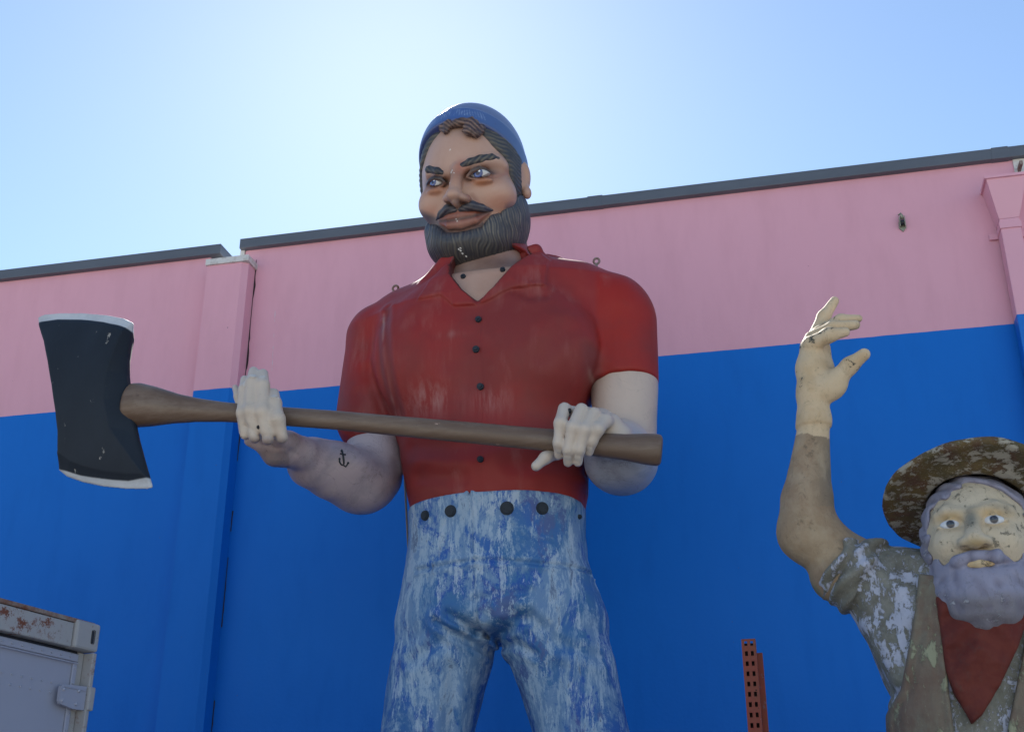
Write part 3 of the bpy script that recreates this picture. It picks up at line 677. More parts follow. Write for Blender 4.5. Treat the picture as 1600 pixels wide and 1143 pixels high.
def skincol(v):
    q=toH(v); n=len(v); ishead=(v[:,2]>4.95)
    c=np.tile(C(.48,.285,.21),(n,1))
    c=lerp(c,(.46,.30,.24),np.clip((q[:,2]-.05)/.25,0,1)*.6)
    for e,wx in ((eR,.125),(eL,.105)):
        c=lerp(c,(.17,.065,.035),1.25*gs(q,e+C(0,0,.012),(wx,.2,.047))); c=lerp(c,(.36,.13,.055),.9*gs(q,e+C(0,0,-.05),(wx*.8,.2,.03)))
    for l in (LUR,LUL):
        dl=line2(q[:,0],q[:,2],[(a[0],a[2]+.006) for a in l]); c=lerp(c,(.025,.018,.018),.97*np.exp(-(dl/.018)**2))
    for l in (LLR,LLL):
        dl=line2(q[:,0],q[:,2],[(a[0],a[2]) for a in l]); c=lerp(c,(.12,.05,.035),.8*np.exp(-(dl/.008)**2))
    rb=hp(722,262); c=lerp(c,(.38,.11,.06),.85*gs(q,rb,(.035,.1,.05)))
    sdn=hp(738,285,.02); c=lerp(c,(.30,.17,.13),.6*gs(q,hp(731,283),(.03,.1,.06)))  # shading beside the nose bridge, put into the colour
    nb_=(alaR+alaL)/2; c=lerp(c,(.13,.065,.05),.95*gs(q,sep+C(.03,0,.005),(.075,.12,.026))); c=lerp(c,(.20,.10,.07),.6*gs(q,hp(722,324),(.1,.1,.03)))
    c=lerp(c,(.50,.22,.15),.55*gs(q,hp(780,318,.02),(.10,.2,.06))); c=lerp(c,(.48,.21,.15),.55*gs(q,hp(676,330,.02),(.07,.2,.05)))
    c=lerp(c,(.30,.12,.08),.7*np.exp(-(line2(q[:,0],q[:,2],[tuple(hp(a,b)[[0,2]]) for a,b in ((738,305),(748,318),(766,328))])/.014)**2))
    c=lerp(c,(.33,.13,.09),.6*np.exp(-(line2(q[:,0],q[:,2],[tuple(hp(a,b)[[0,2]]) for a,b in ((765,278),(785,276),(800,270))])/.012)**2))
    F2=C(1,0,1); lp=np.minimum(chain(q*F2,[a*F2 for a in LPU],[pr(1.6),pr(5),pr(6),pr(4.8),pr(1.4)]),chain(q*F2,[a*F2 for a in LPD],[pr(2),pr(6.2),pr(7.4),pr(6),pr(1.8)]))
    face=(q[:,1]<-.1); tl=np.clip((.010-lp)/.010,0,1)*face; c=lerp(c,(.24,.075,.05),tl)
    ml=line2(q[:,0],q[:,2],[((a[0]+b[0])/2,(a[2]+b[2])/2+.003) for a,b in zip(LPU,LPD)]); c=lerp(c,(.06,.02,.016),np.exp(-(ml/.011)**2)*face*.95)
    low=line2(q[:,0],q[:,2],[(a[0],a[2]-.032) for a in LPD[1:4]]); c=lerp(c,(.15,.07,.06),np.exp(-(low/.014)**2)*face*.8)
    # airbrushed shadow paint along beard, hairline
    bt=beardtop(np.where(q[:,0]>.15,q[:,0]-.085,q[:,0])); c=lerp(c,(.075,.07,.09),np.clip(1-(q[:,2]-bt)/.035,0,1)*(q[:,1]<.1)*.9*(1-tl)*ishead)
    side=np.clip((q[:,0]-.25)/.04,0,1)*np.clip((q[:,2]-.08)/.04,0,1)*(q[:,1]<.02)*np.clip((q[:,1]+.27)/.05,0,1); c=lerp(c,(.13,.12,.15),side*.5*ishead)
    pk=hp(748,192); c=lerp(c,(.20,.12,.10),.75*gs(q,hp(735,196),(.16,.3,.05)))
    for a,b_,r in ((703,234,1.0),(707,270,1.6),(709,267,.8),(714,272,.8),(708,288,.9),(719,347,1.0),(716,343,.8),(714,322,1.6),(711,320,1.1)):
        h=hp(a,b_,.0); c=np.where((np.linalg.norm((q-h)[:,[0,2]],axis=1)<pr(r))[:,None]&(q[:,1]<-.1)[:,None],C(.8,.76,.7),c)
    nk=np.clip((4.98+.16-v[:,2])/.10,0,1); 
    c=lerp(c,(.50,.27,.19),np.clip((5.30-v[:,2])/.15,0,1)*.7); c=lerp(c,(.11,.055,.04),gs(v,P(760,408,6.15),(.35,.3,.085))*.85); c=lerp(c,(.42,.255,.19),np.clip((5.08-v[:,2])/.22,0,1)*.8)  # includes dark shading under the beard, put into the neck colour
    al=np.full(n,.05); return np.concatenate([c,al[:,None]],1)
def armcolL(v):
    n=len(v); up=np.clip((v[:,2]-3.78)/.15,0,1); hand=np.clip((5.93-v[:,1])/.08,0,1)*np.clip((-2.20-v[:,0])/.05,0,1)
    c=np.tile(C(.42,.335,.355),(n,1)); c=lerp(c,(.60,.465,.40),np.clip((v[:,1]-6.2)/.15,0,1)*np.clip((v[:,0]+2.12)/.1,0,1))
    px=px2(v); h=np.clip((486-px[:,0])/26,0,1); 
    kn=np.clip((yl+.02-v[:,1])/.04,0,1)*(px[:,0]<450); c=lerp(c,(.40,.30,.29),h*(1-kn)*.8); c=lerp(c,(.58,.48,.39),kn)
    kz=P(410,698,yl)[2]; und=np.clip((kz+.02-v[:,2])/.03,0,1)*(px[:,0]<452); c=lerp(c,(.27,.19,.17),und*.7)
    al=.75-.55*kn-.35*np.clip((v[:,1]-6.2)/.2,0,1); al=np.clip(al,.12,1); return np.concatenate([c,al[:,None]],1)
def armcolR(v):
    n=len(v); c=np.tile(C(.54,.42,.35),(n,1)); px=px2(v)
    fz=W(975,700,6.2)[2]; fore=np.clip((6.26-v[:,1])/.1,0,1)*np.clip((5.9-0-v[:,1])/.1+1,0,1); c=lerp(c,(.36,.38,.43),np.clip((W(975,690,6.3)[2]-v[:,2])/.10+.2,0,1)*np.clip((v[:,1]-yr-.08)/.08,0,1)*.9)
    hd=np.clip((yr+.12-v[:,1])/.05,0,1); c=lerp(c,(.58,.48,.395),hd)
    al=np.clip(.9*np.clip((W(975,700,6.3)[2]-v[:,2])/.10,0,1),.30,1)*(1-hd*.85); return np.concatenate([c,al[:,None]],1)
# one continuous skin mesh: head and neck, core, both arms with hands
V=[];Qs=[];Cs=[];nn=0
hc=HO
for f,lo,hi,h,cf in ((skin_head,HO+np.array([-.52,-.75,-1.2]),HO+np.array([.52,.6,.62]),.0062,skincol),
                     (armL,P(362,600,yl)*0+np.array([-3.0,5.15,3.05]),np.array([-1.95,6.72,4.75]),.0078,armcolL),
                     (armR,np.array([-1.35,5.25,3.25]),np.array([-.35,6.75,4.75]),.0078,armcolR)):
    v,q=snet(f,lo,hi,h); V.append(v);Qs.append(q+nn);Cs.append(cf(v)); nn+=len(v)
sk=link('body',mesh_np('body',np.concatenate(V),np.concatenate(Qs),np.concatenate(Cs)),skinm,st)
# beard, moustache, eyebrows, hair
def haircol(v,ph,dark,lite,q,k=1.4):
    t=np.clip(.5+.5*ph,0,1)**k*np.clip(fbm(q,16.,3)*3.2-.75,.15,1.25); c=np.tile(C(*dark),(len(v),1)); c=c*(1-t[:,None])+C(*lite)*t[:,None]; return c
def hsculpt(name,fq,lo,hi,h,colq,mat=hairm,parent=st,smooth=1):
    # field given in the head frame; box given in the head frame too
    v,q=snet(fq,np.array(lo),np.array(hi),h,smooth=smooth); c=colq(v)
    w_=(v@HM.T+HO).astype(f32); return link(name,mesh_np(name,w_,q,c),mat,parent)
def bcol(q):
    s=strands(q); c=haircol(q,s,(.034,.037,.052),(.145,.128,.108),q)
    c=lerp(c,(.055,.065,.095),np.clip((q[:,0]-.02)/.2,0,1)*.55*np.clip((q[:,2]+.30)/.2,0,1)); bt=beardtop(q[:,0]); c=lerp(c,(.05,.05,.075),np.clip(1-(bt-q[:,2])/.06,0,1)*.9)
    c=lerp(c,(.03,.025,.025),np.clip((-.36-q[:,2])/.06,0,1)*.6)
    b=aim(725,393,-.34)
    for a,y,r in ((724,389,1.3),(726,393,1.8),(728,397,1.6),(730,401,1.2),(722,391,1.0)):
        h=aim(a+1.5*math.sin(y*9),y,-.33); c=np.where((np.hypot(q[:,0]-h[0],q[:,2]-h[2])<pr(r)*(.6+.8*vn(q,60.)))[:,None]&(q[:,1]<-.1)[:,None],C(.7,.7,.68),c)
    return c
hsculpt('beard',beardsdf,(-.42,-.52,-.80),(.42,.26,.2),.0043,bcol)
def mfield(q,P_,r):
    d=chain(q,P_,r,.01); return d
mr_=[pr(5),pr(7.6),pr(6.2),pr(1.6)]; ml_=[pr(5),pr(7.2),pr(6),pr(2)]
def mstr(q): return np.sin((q[:,2]+.55*np.abs(q[:,0]-MR[0][0]))*260+4*np.sin(q[:,0]*20))
for P_,r in ((MR,mr_),(ML,ml_)):
    lo=np.min(P_,0)-.06; hi=np.max(P_,0)+.06
    hsculpt('moustache',lambda q:mfield(q,P_,r)-.0014*mstr(q),lo,hi,.0045,lambda q:haircol(q,mstr(q),(.035,.035,.05),(.11,.10,.105),q))
br_=[pr(4.2),pr(6.3),pr(6.8),pr(6.2),pr(4.8),pr(1.6)]; bl_=[pr(5.6),pr(6.2),pr(6),pr(4.2)]
def bstr(q,s): return np.sin((q[:,0]*s*.9-q[:,2]*.75)*235)
for P_,r,s in ((HB,br_,1),(HBL,bl_,-1)):
    P_=[a+C(0,-.002,0) for a in P_]; lo=np.min(P_,0)-.05; hi=np.max(P_,0)+.05
    hsculpt('eyebrow',lambda q:mfield(q,P_,r)-.0007*bstr(q,s),lo,hi,.0045,lambda q:haircol(q,bstr(q,s),(.028,.028,.038),(.11,.095,.075),q))
def wav(q): return np.sin((q[:,2]+.55*q[:,1])*235+2.2*np.sin(q[:,1]*26+q[:,2]*8)+1.2*np.sin(q[:,1]*60))
def hairsdf(q):
    hc_=(q-C(0,-.30,.392))@(np.array([0,.92,1.])/1.3588).astype(f32)
    d=basehead(q)-.020-.003*wav(q)
    d=smax(d,-(q[:,1]-np.interp(q[:,2],[-.25,-.05,.08,.18,.3,.4],[-.02,-.13,-.16,-.215,-.24,-.2])),.02)  # behind the temple line
    d=smax(d,hc_-.012,.02); d=smax(d,-(q[:,2]+.34),.02)
    ec=np.maximum(ell(q,earc+C(0,-.0,0),(.2,.075,.115)),-q[:,0]); d=smax(d,-ec,.02); ec=np.maximum(ell(q,earc*C(-1,1,1),(.2,.075,.115)),q[:,0]); return smax(d,-ec,.02)
hsculpt('hair',hairsdf,(-.42,-.42,-.42),(.42,.55,.5),.0066,lambda q:haircol(q,wav(q),(.034,.036,.046),(.10,.088,.072),q))
# fringe curls under the beanie
def fr(l): return [aim(a,b,hp(a,b)[1]+c) for a,b,c in l]
CUR=[([(757,196,.0),(751,204,-.015),(745,210,-.025),(738,209,-.02)],[4,6,5.5,3.5]),([(748,190,.0),(740,198,-.02),(734,206,-.03),(727,205,-.02)],[5,6.5,6,3.5]),
     ([(735,186,.0),(724,192,-.02),(716,193,-.03),(706,197,-.02)],[5,6,5.5,4]),([(722,185,.0),(710,188,-.02),(701,196,-.025),(698,206,-.02)],[5,6,6,3.5]),
     ([(708,188,.0),(698,192,-.015),(693,200,-.02),(697,207,-.015)],[4,5,5,3]),([(765,196,0),(772,200,-.005),(780,208,0)],[5,5,4]),([(742,186,.0),(735,192,-.02),(729,199,-.03)],[6,6,4]),([(716,184,0),(735,183,-.01),(760,190,0)],[5,5,5])]
CUR=[([a-C(0,.012,0) for a in fr(l)],[pr(r*1.2) for r in rs]) for l,rs in CUR]
def curl(q):
    o=None
    for l,r in CUR: c=chain(q,l,r,.01); o=c if o is None else smin(o,c,.008)
    return o
def cph(q): return np.sin(q[:,0]*170+q[:,2]*230+3*np.sin(q[:,0]*40))
a=np.concatenate([c[0] for c in CUR])
hsculpt('fringe',lambda q:curl(q)-.002*cph(q),a.min(0)-.06,a.max(0)+.06,.005,lambda q:haircol(q,cph(q),(.055,.032,.032),(.19,.115,.09),q))
# beanie
m=NM('painted_beanie',.34,.5); col,al=m.attr(); capm=m.base(col)
bn=np.array([0,.92,1.0]); bn/=np.linalg.norm(bn); bp=C(0,-.30,.392); bn=bn.astype(f32)
def beanie(q):
    h=(q-bp)@bn; d=ell(q,(-.010,.06,.14),(.318,.385,.388)); d=d-.004*fbm(q,6.,2)
    roll=d-.018; roll=smax(roll,-(h+.01),.02); roll=smax(roll,h-.125,.03)
    top=smax(d-.004,-(h-.02),.02); o=smin(roll,top,.012)
    inner=basehead(q)+.03; return smax(o,-inner,.01)
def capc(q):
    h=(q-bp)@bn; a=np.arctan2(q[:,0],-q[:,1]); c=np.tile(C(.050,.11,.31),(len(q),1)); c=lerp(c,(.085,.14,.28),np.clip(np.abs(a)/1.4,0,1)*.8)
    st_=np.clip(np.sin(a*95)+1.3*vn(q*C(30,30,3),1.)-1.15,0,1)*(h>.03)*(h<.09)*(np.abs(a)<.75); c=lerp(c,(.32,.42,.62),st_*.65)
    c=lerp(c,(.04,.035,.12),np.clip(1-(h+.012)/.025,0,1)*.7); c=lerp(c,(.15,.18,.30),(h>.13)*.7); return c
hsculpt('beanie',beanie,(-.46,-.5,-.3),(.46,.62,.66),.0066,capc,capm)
# eyes: painted eyeballs
m=NM('painted_eye',.15,.6); col,al=m.attr(); eyem=m.base(col)
for e,ic,rx,rz,ir in ((aim(749.5,271.6,eR[1]-.004),aim(749.2,271.6,eR[1]),.066,.0165,.033),(aim(682,286.3,eL[1]-.002),aim(678.3,285.8,eL[1]),.050,.0150,.026)):
    M=rotm(0,0,-7 if e[0]>0 else -12)
    hl=ic+C(.010,0,.012)
    def ec(q,e=e,ic=ic,ir=ir,hl=hl):
        c=np.tile(C(.50,.48,.47),(len(q),1)); r=np.hypot(q[:,0]-ic[0],(q[:,2]-ic[2])); ang=np.arctan2(q[:,2]-ic[2],q[:,0]-ic[0])
        c=lerp(c,(.03,.05,.17),np.clip((ir-r)/.004,0,1)); c=lerp(c,(.13,.21,.50),np.clip((ir*.82-r)/.006,0,1)*(.45+.35*np.cos(ang-3.6)))
        c=lerp(c,(.012,.015,.05),np.clip((ir*.45-r)/.004,0,1)); c=lerp(c,(.95,.95,.95),np.clip((.0075-np.hypot(q[:,0]-hl[0],q[:,2]-hl[2]))/.003,0,1)); return c
    hsculpt('eye',lambda q:np.maximum(ell(q,e+C(0,.03,0),(rx*1.05,.055,rx),M),smax(ell(q,e+C(0,0,-rx*.95),(rx*1.32,.2,rx*1.32),M),ell(q,e+C(0,0,rx*.95),(rx*1.32,.2,rx*1.32),M),.004)),e-C(.09,.09,.09),e+C(.09,.09,.09),.0034,ec,eyem)
# shirt
m=NM('painted_red_shirt',.55,.3); col,al=m.attr(); n=m.noise(1.6,6,.6); n2=m.noise(8,7,.7,(1,1,.12)); n3=m.noise(3,3,.5,(1,1,1),0,(4,4,1))
c=m.mix(m.mul(m.ramp(n,.40,.60),.65),col,(.17,.028,.026)); c=m.mix(m.mul(m.mul(m.ramp(n2,.52,.72),m.ramp(n3,.46,.62)),.38),c,(.40,.20,.18))
c=m.mix(m.mul(al,m.mul(m.ramp(m.noise(14,7,.7,(1,1,.10)),.45,.62),.45)),c,(.48,.28,.26)); c=m.mix(m.mul(m.ramp(m.noise(13,3,.5),.79,.80),.7),c,(.55,.38,.35))
m.bump(m.noise(14,6),.08); shm=m.base(c); m.rough(m.ramp(n2,.3,.7,(.46,.46,.46,1),(.66,.66,.66,1)))
def shcol(v):
    n=len(v); px=px2(v); c=np.tile(C(.275,.024,.021),(n,1)); fr_=v[:,1]<Y0
    slv=np.maximum(np.clip((598-px[:,0])/10,0,1),np.clip((px[:,0]-928)/8,0,1)); c=lerp(c,(.33,.017,.010),slv*.8)
    x,z=v[:,0],v[:,2]
    for l,wd,am in FOLDS[:4]: c=lerp(c,(.16,.035,.035),np.exp(-(line2(x,z,l)/(wd*1.1))**2)*fr_*.6)  # crease shade put into the colour along the armpit folds
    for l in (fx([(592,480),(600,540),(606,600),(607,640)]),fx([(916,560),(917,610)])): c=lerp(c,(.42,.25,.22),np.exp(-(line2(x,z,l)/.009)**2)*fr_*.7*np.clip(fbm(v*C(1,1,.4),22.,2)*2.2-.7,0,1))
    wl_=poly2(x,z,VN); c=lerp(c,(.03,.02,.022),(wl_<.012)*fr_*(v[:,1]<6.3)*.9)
    al_=gs(v,P(672,622,6.0),(.13,.3,.09))+gs(v,P(768,625,6.0),(.09,.3,.07))+.5*gs(v,P(700,527,6.0),(.09,.3,.02)); return np.concatenate([c,np.clip(al_,0,1)[:,None]],1)
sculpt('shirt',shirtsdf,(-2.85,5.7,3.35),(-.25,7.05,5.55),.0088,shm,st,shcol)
# shirt buttons and other round studs, set on the surface
def disc(name,surf,px,py,rpx,mat,par,th=.012,dome=True):
    p=hit(surf,px,py); n_=normal(surf,p,.02); r=rr(rpx,p); import bmesh
    bm=bmesh.new(); bmesh.ops.create_cone(bm,cap_ends=True,segments=28,radius1=r,radius2=r*.86,depth=th)
    me=bpy.data.meshes.new(name); 
    bmesh.ops.bevel(bm,geom=[e for e in bm.edges if all(v.co.z>0 for v in e.verts)],offset=th*.3,segments=2,affect='EDGES')
    M=Matrix.Translation(Vector(p+n_*th*.4))@Vector(n_).to_track_quat('Z','Y').to_matrix().to_4x4(); bm.transform(M); bm.to_mesh(me); bm.free()
    return link(name,me,mat,par,False)
m=NM('dark_button_paint',.65,.3); n=m.noise(30,5); btm=m.base(m.mix(n,(.012,.016,.024),(.035,.045,.06)))
for x,y,r in ((748,499.5,5.2),(744,546,5.8),(751,604,5.8),(751,717.5,5.3)): disc('button',shirtsdf,x,y,r,btm,st,.026)
m=NM('worn_blue_paint',.55,.3); sx=m.n('ShaderNodeSeparateXYZ'); m.lk(m.co,sx.inputs[0])
big=m.noise(1.5,5,.6,(1,1,.6),.5); stA=m.noise(4.5,10,.80,(1,1,.50),.6); stB=m.noise(18,8,.82,(1,1,.20),.2,(3,3,3)); bl=m.noise(4.5,10,.8,(1,1,.55),.8,(7,1,4)); bl2=m.noise(5.5,10,.78,(1,1,.45),.6,(2,9,4))
c=m.mix(m.ramp(big,.40,.60),(.030,.115,.40),(.060,.175,.34)); c=m.mix(m.mul(m.ramp(bl2,.525,.555),.8),c,(.018,.085,.37))
c=m.mix(m.mul(m.ramp(m.noise(3.4,7,.7,(1,1,.6),.3,(1,12,5)),.56,.60),.55),c,(.10,.10,.24))
k1=m.mix(.55,stA,bl); c=m.mix(m.mul(m.ramp(k1,.475,.505),.85),c,(.17,.28,.44)); k2=m.mix(.5,k1,stB); c=m.mix(m.mul(m.ramp(k2,.505,.53),.9),c,(.33,.43,.55)); c=m.mix(m.mul(m.ramp(m.mix(.4,stB,bl2),.54,.565),.75),c,(.42,.50,.60))
c=m.mix(m.mul(m.ramp(m.mix(.5,stB,stA),.565,.59),.7),c,(.022,.06,.16)); c=m.mix(m.ramp(m.noise(13,7,.8,(1,1,.35)),.66,.69),c,(.02,.035,.08)); m.bump(k2,.5,.012); jnm=m.base(c)
sculpt('jeans',jeanssdf,(-2.75,5.8,.08),(-.45,7.0,3.95),.0125,jnm,st)
jn=[o for o in st.children if o.name.startswith('jeans')][0]
for x,y,r in ((664.5,805,8.4),(704,798,9.8),(792,793.5,11),(847.5,793.5,10.2)): disc('waist_button',jeanssdf,x,y,r,btm,st,.016)
disc('waist_button',jeanssdf,905,807,4,btm,st,.016)
for f,px,py in ((skin_head,724,432.5),(skin_head,785.5,422)):
    disc('neck_bolt',f,px,py,4.4,btm,st,.02)
for f,px,py,r in ((armL,404,667,3.2),(armR,890,641.5,4.4)): disc('bolt_hole',f,px,py,r,blackm,st,.008)
# boots stand on the ground below the picture
m=NM('boot_paint',.5); bootm=m.base((.03,.022,.018))
for q in [np.array([L_[1][0],Y0,.12]) for L_ in LEGS]:
    sculpt('boot',lambda p:smin(cone(p,q+np.array([0,0,.25]),q+np.array([0,-.0,-.08]),.27,.24),np.maximum(cone(p,q+np.array([0,0,-.09]),q+np.array([0,-.55,-.11]),.2,.2),.0-p[:,2]),.1),q-np.array([.4,.9,.3]),q+np.array([.4,.4,.6]),.03,bootm,st)
# lifting eyes on the shoulders
def eyebolt(px,py):
    p=P(px,py,6.46); r=rr(5.0,p); t=[p+r*np.array([math.cos(a)*.9,.5*math.cos(a)*0,math.sin(a)]) for a in np.linspace(0,2*math.pi,17)]
    o=tube('lifting_eye',t,r*.36,rust,st,8,False); tube('eye_shank',[p-np.array([0,0,r]),p-np.array([0,-.02,r+.10])],r*.34,rust,o,8)
eyebolt(618,450.5); eyebolt(932,408)
# anchor tattoo on the forearm: raised black strokes following the skin
m=NM('tattoo_paint',.45); tatm=m.base((.012,.02,.025))
def on(l,off=.001): return [hit(armL,*zc3(a,b),off,4.0) for a,b in l]
tt_=tube('anchor_tattoo',on([(852,626),(856,640),(862,665),(866,700),(868,725)]),[.004,.006,.0055,.006,.004],tatm,st,6)
for l in ([(840,652),(858,658),(880,660)],[(836,685),(838,710),(850,728),(866,732),(880,742),(890,728),(898,714)],[(832,690),(837,684),(842,692)],[(890,716),(899,713),(900,722)],[(848,640),(852,626),(858,636)]):
    tube('tattoo_stroke',on(l),[.0045]*len(l),tatm,tt_,6)
# finger nails as shallow raised plates
m=NM('nail_paint',.3,.5); nailm=m.base((.60,.52,.44))
def nail(f,px,py,rx,ry,ang):
    p=hit(f,px,py); n_=normal(f,p,.012); r=rr(1,p); import bmesh
    bm=bmesh.new(); bmesh.ops.create_uvsphere(bm,u_segments=14,v_segments=8,radius=1); 
    q=Vector(n_).to_track_quat('Z','Y').to_matrix().to_4x4(); bm.transform(Matrix.Translation(Vector(p-n_*.002))@q@Matrix.Rotation(math.radians(ang),4,'Z')@Matrix.Diagonal((rx*r,ry*r,.0032,1)))
    me=bpy.data.meshes.new('nail'); bm.to_mesh(me); bm.free(); link('nail',me,nailm,st,True)
for x,y in ((350,170),(445,182),(262,255),(556,372)): nail(armL,*pc(x,y),5.4,6.6,0)
for x,y in ((418,715),(500,775),(586,775),(690,695)): nail(armR,*zc4(x,y),5.2,6.4,0)
# cable hanging behind the statue
m=NM('grey_cord',.8); cordm=m.base((.22,.20,.17)); cpts=[P(626,655,7.0),P(631,720,6.9),P(634,780,6.9),P(637,840,6.9),P(640,890,6.85),P(643,950,6.9),P(646,1040,6.8),P(646,1143,6.8)]; cpts.append(np.array([cpts[-1][0],6.9,.01]))
cpts=[P(612,520,6.78)]+cpts
cb_=tube('hanging_cord',cpts,.007,cordm,None,6); tag(cb_,'thin grey cord hanging behind the lumberjack beside his hip','cord')
kn=tube('cord_knot',[P(639,878,6.85),P(640,886,6.85)],.016,blackm,cb_,8)

# ------------------------------------------------------------------ the axe
axe=thing('axe','huge double-bitted axe with black head and brown handle held by the lumberjack','axe',tuple(ax0))
m=NM('brown_handle_paint',.42,.45); n=m.noise(2,6,.6,(.35,1,1)); n2=m.noise(14,8,.75,(.10,1,1)); n3=m.noise(9,6,.7,(.5,1,1),.0,(5,5,5))
c=m.mix(n,(.115,.070,.045),(.165,.105,.072)); c=m.mix(m.mul(m.ramp(n2,.45,.62),.45),c,(.25,.185,.14)); c=m.mix(m.ramp(n3,.68,.70),c,(.52,.36,.28)); c=m.mix(m.mul(m.ramp(m.noise(26,6,.7,(.5,1,1)),.64,.68),.5),c,(.06,.035,.025)); m.bump(n2,.12); hdm=m.base(c)
sculpt('handle',handlesdf,np.minimum(ax0,ax1)-.3,np.maximum(ax0,ax1)+.3,.0085,hdm,axe)
def zA(x,y): return (40+x/3.686,470+y/3.686)
AY=5.40
def ahp(x,y): 
    p=PX(zA(x,y),AY); return (p[0],p[2])
LS=[ahp(*k) for k in ((68,100),(100,170),(140,260),(175,380),(205,520),(225,660),(232,780),(222,880),(195,975))]
RS=[ahp(*k) for k in ((620,120),(610,200),(592,330),(592,430),(606,560),(630,690),(655,800),(690,920),(738,1070))]
TOPL=[ahp(*k) for k in ((68,95),(110,76),(200,68),(330,68),(470,82),(570,102),(622,128))]
BOTL=[ahp(*k) for k in ((195,975),(240,1012),(330,1045),(450,1072),(580,1085),(700,1086),(738,1075))]
APOLY=TOPL+RS[1:-1]+BOTL[::-1]+LS[1:-1][::-1]
T_IN=[ahp(*k) for k in ((60,150),(90,135),(200,117),(330,120),(470,137),(560,160),(625,182))]
B_IN=[ahp(*k) for k in ((185,965),(215,978),(330,1012),(450,1030),(600,1042),(740,1020))]
acz=(ahp(400,560)); azt=TOPL[3][1]; azb=BOTL[3][1]
rdg=[ahp(*k) for k in ((620,120),(575,250),(520,440),(505,600),(530,760),(640,930),(738,1070))]
def axehead(p):
    x,z=p[:,0],p[:,2]; s=poly2(x,z,APOLY)
    # thick at the eye, thin at both edges
    k=np.clip((z-azb)/(azt-azb),0,1); th=.020+.085*np.clip(1-(2*k-1)**2,0,1)
    xr=np.interp(z,[a[1] for a in rdg][::-1],[a[0] for a in rdg][::-1]); xe=np.interp(z,[a[1] for a in RS][::-1],[a[0] for a in RS][::-1])
    over=np.clip((x-xr)/np.maximum(xe-xr,.01),0,1); th=th*(1-.75*over)
    bev=np.minimum(np.minimum(line2(x,z,TOPL),line2(x,z,BOTL)),.075)/.075; th=th*(.25+.75*bev)
    yy=np.abs(p[:,1]-AY)-th; return smax(s*.8,yy*.8,.012)
ac=np.array([[a[0],a[1]] for a in APOLY]); 
m=NM('axe_head_paint',.6,.25); col,al=m.attr(); n=m.noise(3,6,.6,(1,1,.5)); n2=m.noise(12,6,.75); c=m.mix(m.mul(m.ramp(n,.4,.7),.5),col,(.026,.036,.052)); c=m.mix(m.mul(al,m.ramp(m.noise(16,8,.75,(1,1,.4)),.64,.67)),c,(.45,.42,.38)); m.bump(n2,.06)
c2=m.mix(al,m.mix(m.mul(m.ramp(m.noise(7,7,.7),.45,.65),.35),col,(.30,.30,.31)),c); axm=m.base(c2)
def axcol(v):
    x,z=v[:,0],v[:,2]; it=np.interp(x,[a[0] for a in T_IN],[a[1] for a in T_IN]); ib=np.interp(x,[a[0] for a in B_IN],[a[1] for a in B_IN]); w1=.004*(vn(v,14.)-.5)
    m_=(z>it+w1)|(z<ib+w1); c=np.tile(C(.013,.018,.027),(len(v),1)); e_=np.maximum(z-it-w1,ib+w1-z); c=lerp(c,(.56,.565,.58),.5+e_/.006); return np.concatenate([c,(~m_)[:,None].astype(f32)],1)
sculpt('axe_blade',axehead,(ac[:,0].min()-.1,AY-.3,ac[:,1].min()-.1),(ac[:,0].max()+.1,AY+.3,ac[:,1].max()+.1),.0052,axm,axe,axcol)

# ------------------------------------------------------------------ prospector statue at the right
OO=P(1528,838,4.75); OM=rotm(-8,2,4); SC=float((OO-EYE)@_F)/FPX
def toO(p): return (p-OO.astype(f32))@OM
def aim2(px,py,y):
    o=(EYE-OO)@OM; d=ray(px,py)@OM; return o+d*((y-o[1])/d[1])
def pbase(q):
    d=ell(q,(0,.03,.03),(.186,.22,.205)); return smin(d,ell(q,(0,-.05,-.06),(.186,.175,.215)),.07)
pbw=lambda p: pbase(toO(p.astype(f32)))
def op(px,py,off=0.): return (hit(pbw,px,py,off)-OO)@OM
def zp(x,y): return (1430+x/4.7625,740+y/4.7625)
oe=[op(1485,819.5,.0),op(1553,812,.0)]
ty2=op(1523,846)[1]-.062
ptip=aim2(1522,843,ty2); pal=[aim2(1508,848,ty2+.035),aim2(1538,845,ty2+.035)]
PLP=[op(1503,881.5,.022),op(1531,877,.034),op(1558,877,.022)]
MO=[[op(*zp(438,606),.032),op(*zp(340,640),.034),op(*zp(245,690),.012)],[op(*zp(446,606),.032),op(*zp(580,610),.036),op(*zp(735,662),.010)]]
BR2=[[op(1468,806,.006),op(1482,799,.012),op(1500,803,.006)],[op(1535,799,.006),op(1555,793,.012),op(1574,798,.006)]]
def phead(q):
    d=pbase(q)
    for e in oe: d=smax(d,-ell(q,e+C(0,-.012,.004),(.052,.028,.028)),.03)
    for b in BR2: d=smin(d,chain(q,[a+C(0,.014,0) for a in b],[.018,.02,.018],.01),.03)
    d=smin(d,cone(q,op(1519,803,-.004),ptip+C(0,.02,.006),.020,.034),.03)
    for a in pal: d=smin(d,ell(q,a,(.026,.032,.021)),.015)
    for a in pal: d=smax(d,-ell(q,a+C(0,-.008,-.020),(.012,.014,.010)),.008)
    d=smin(d,ell(q,op(1478,848,-.04),(.07,.065,.06)),.04); d=smin(d,ell(q,op(1575,843,-.04),(.07,.065,.06)),.04)
    d=smin(d,chain(q,PLP,[.008,.019,.008],.01),.01)
    for e,r in zip(oe,(.044,.046)):
        d=smin(d,chain(q,[e+C(-r,.006,-.006),e+C(0,-.004,.020),e+C(r,.006,.001)],[.004,.007,.004]),.01); d=smin(d,chain(q,[e+C(-r,.006,-.008),e+C(0,-.002,-.017),e+C(r,.006,.0)],[.004,.006,.004]),.01)
    return d-.004*(fbm(q,26.,3)-.5)
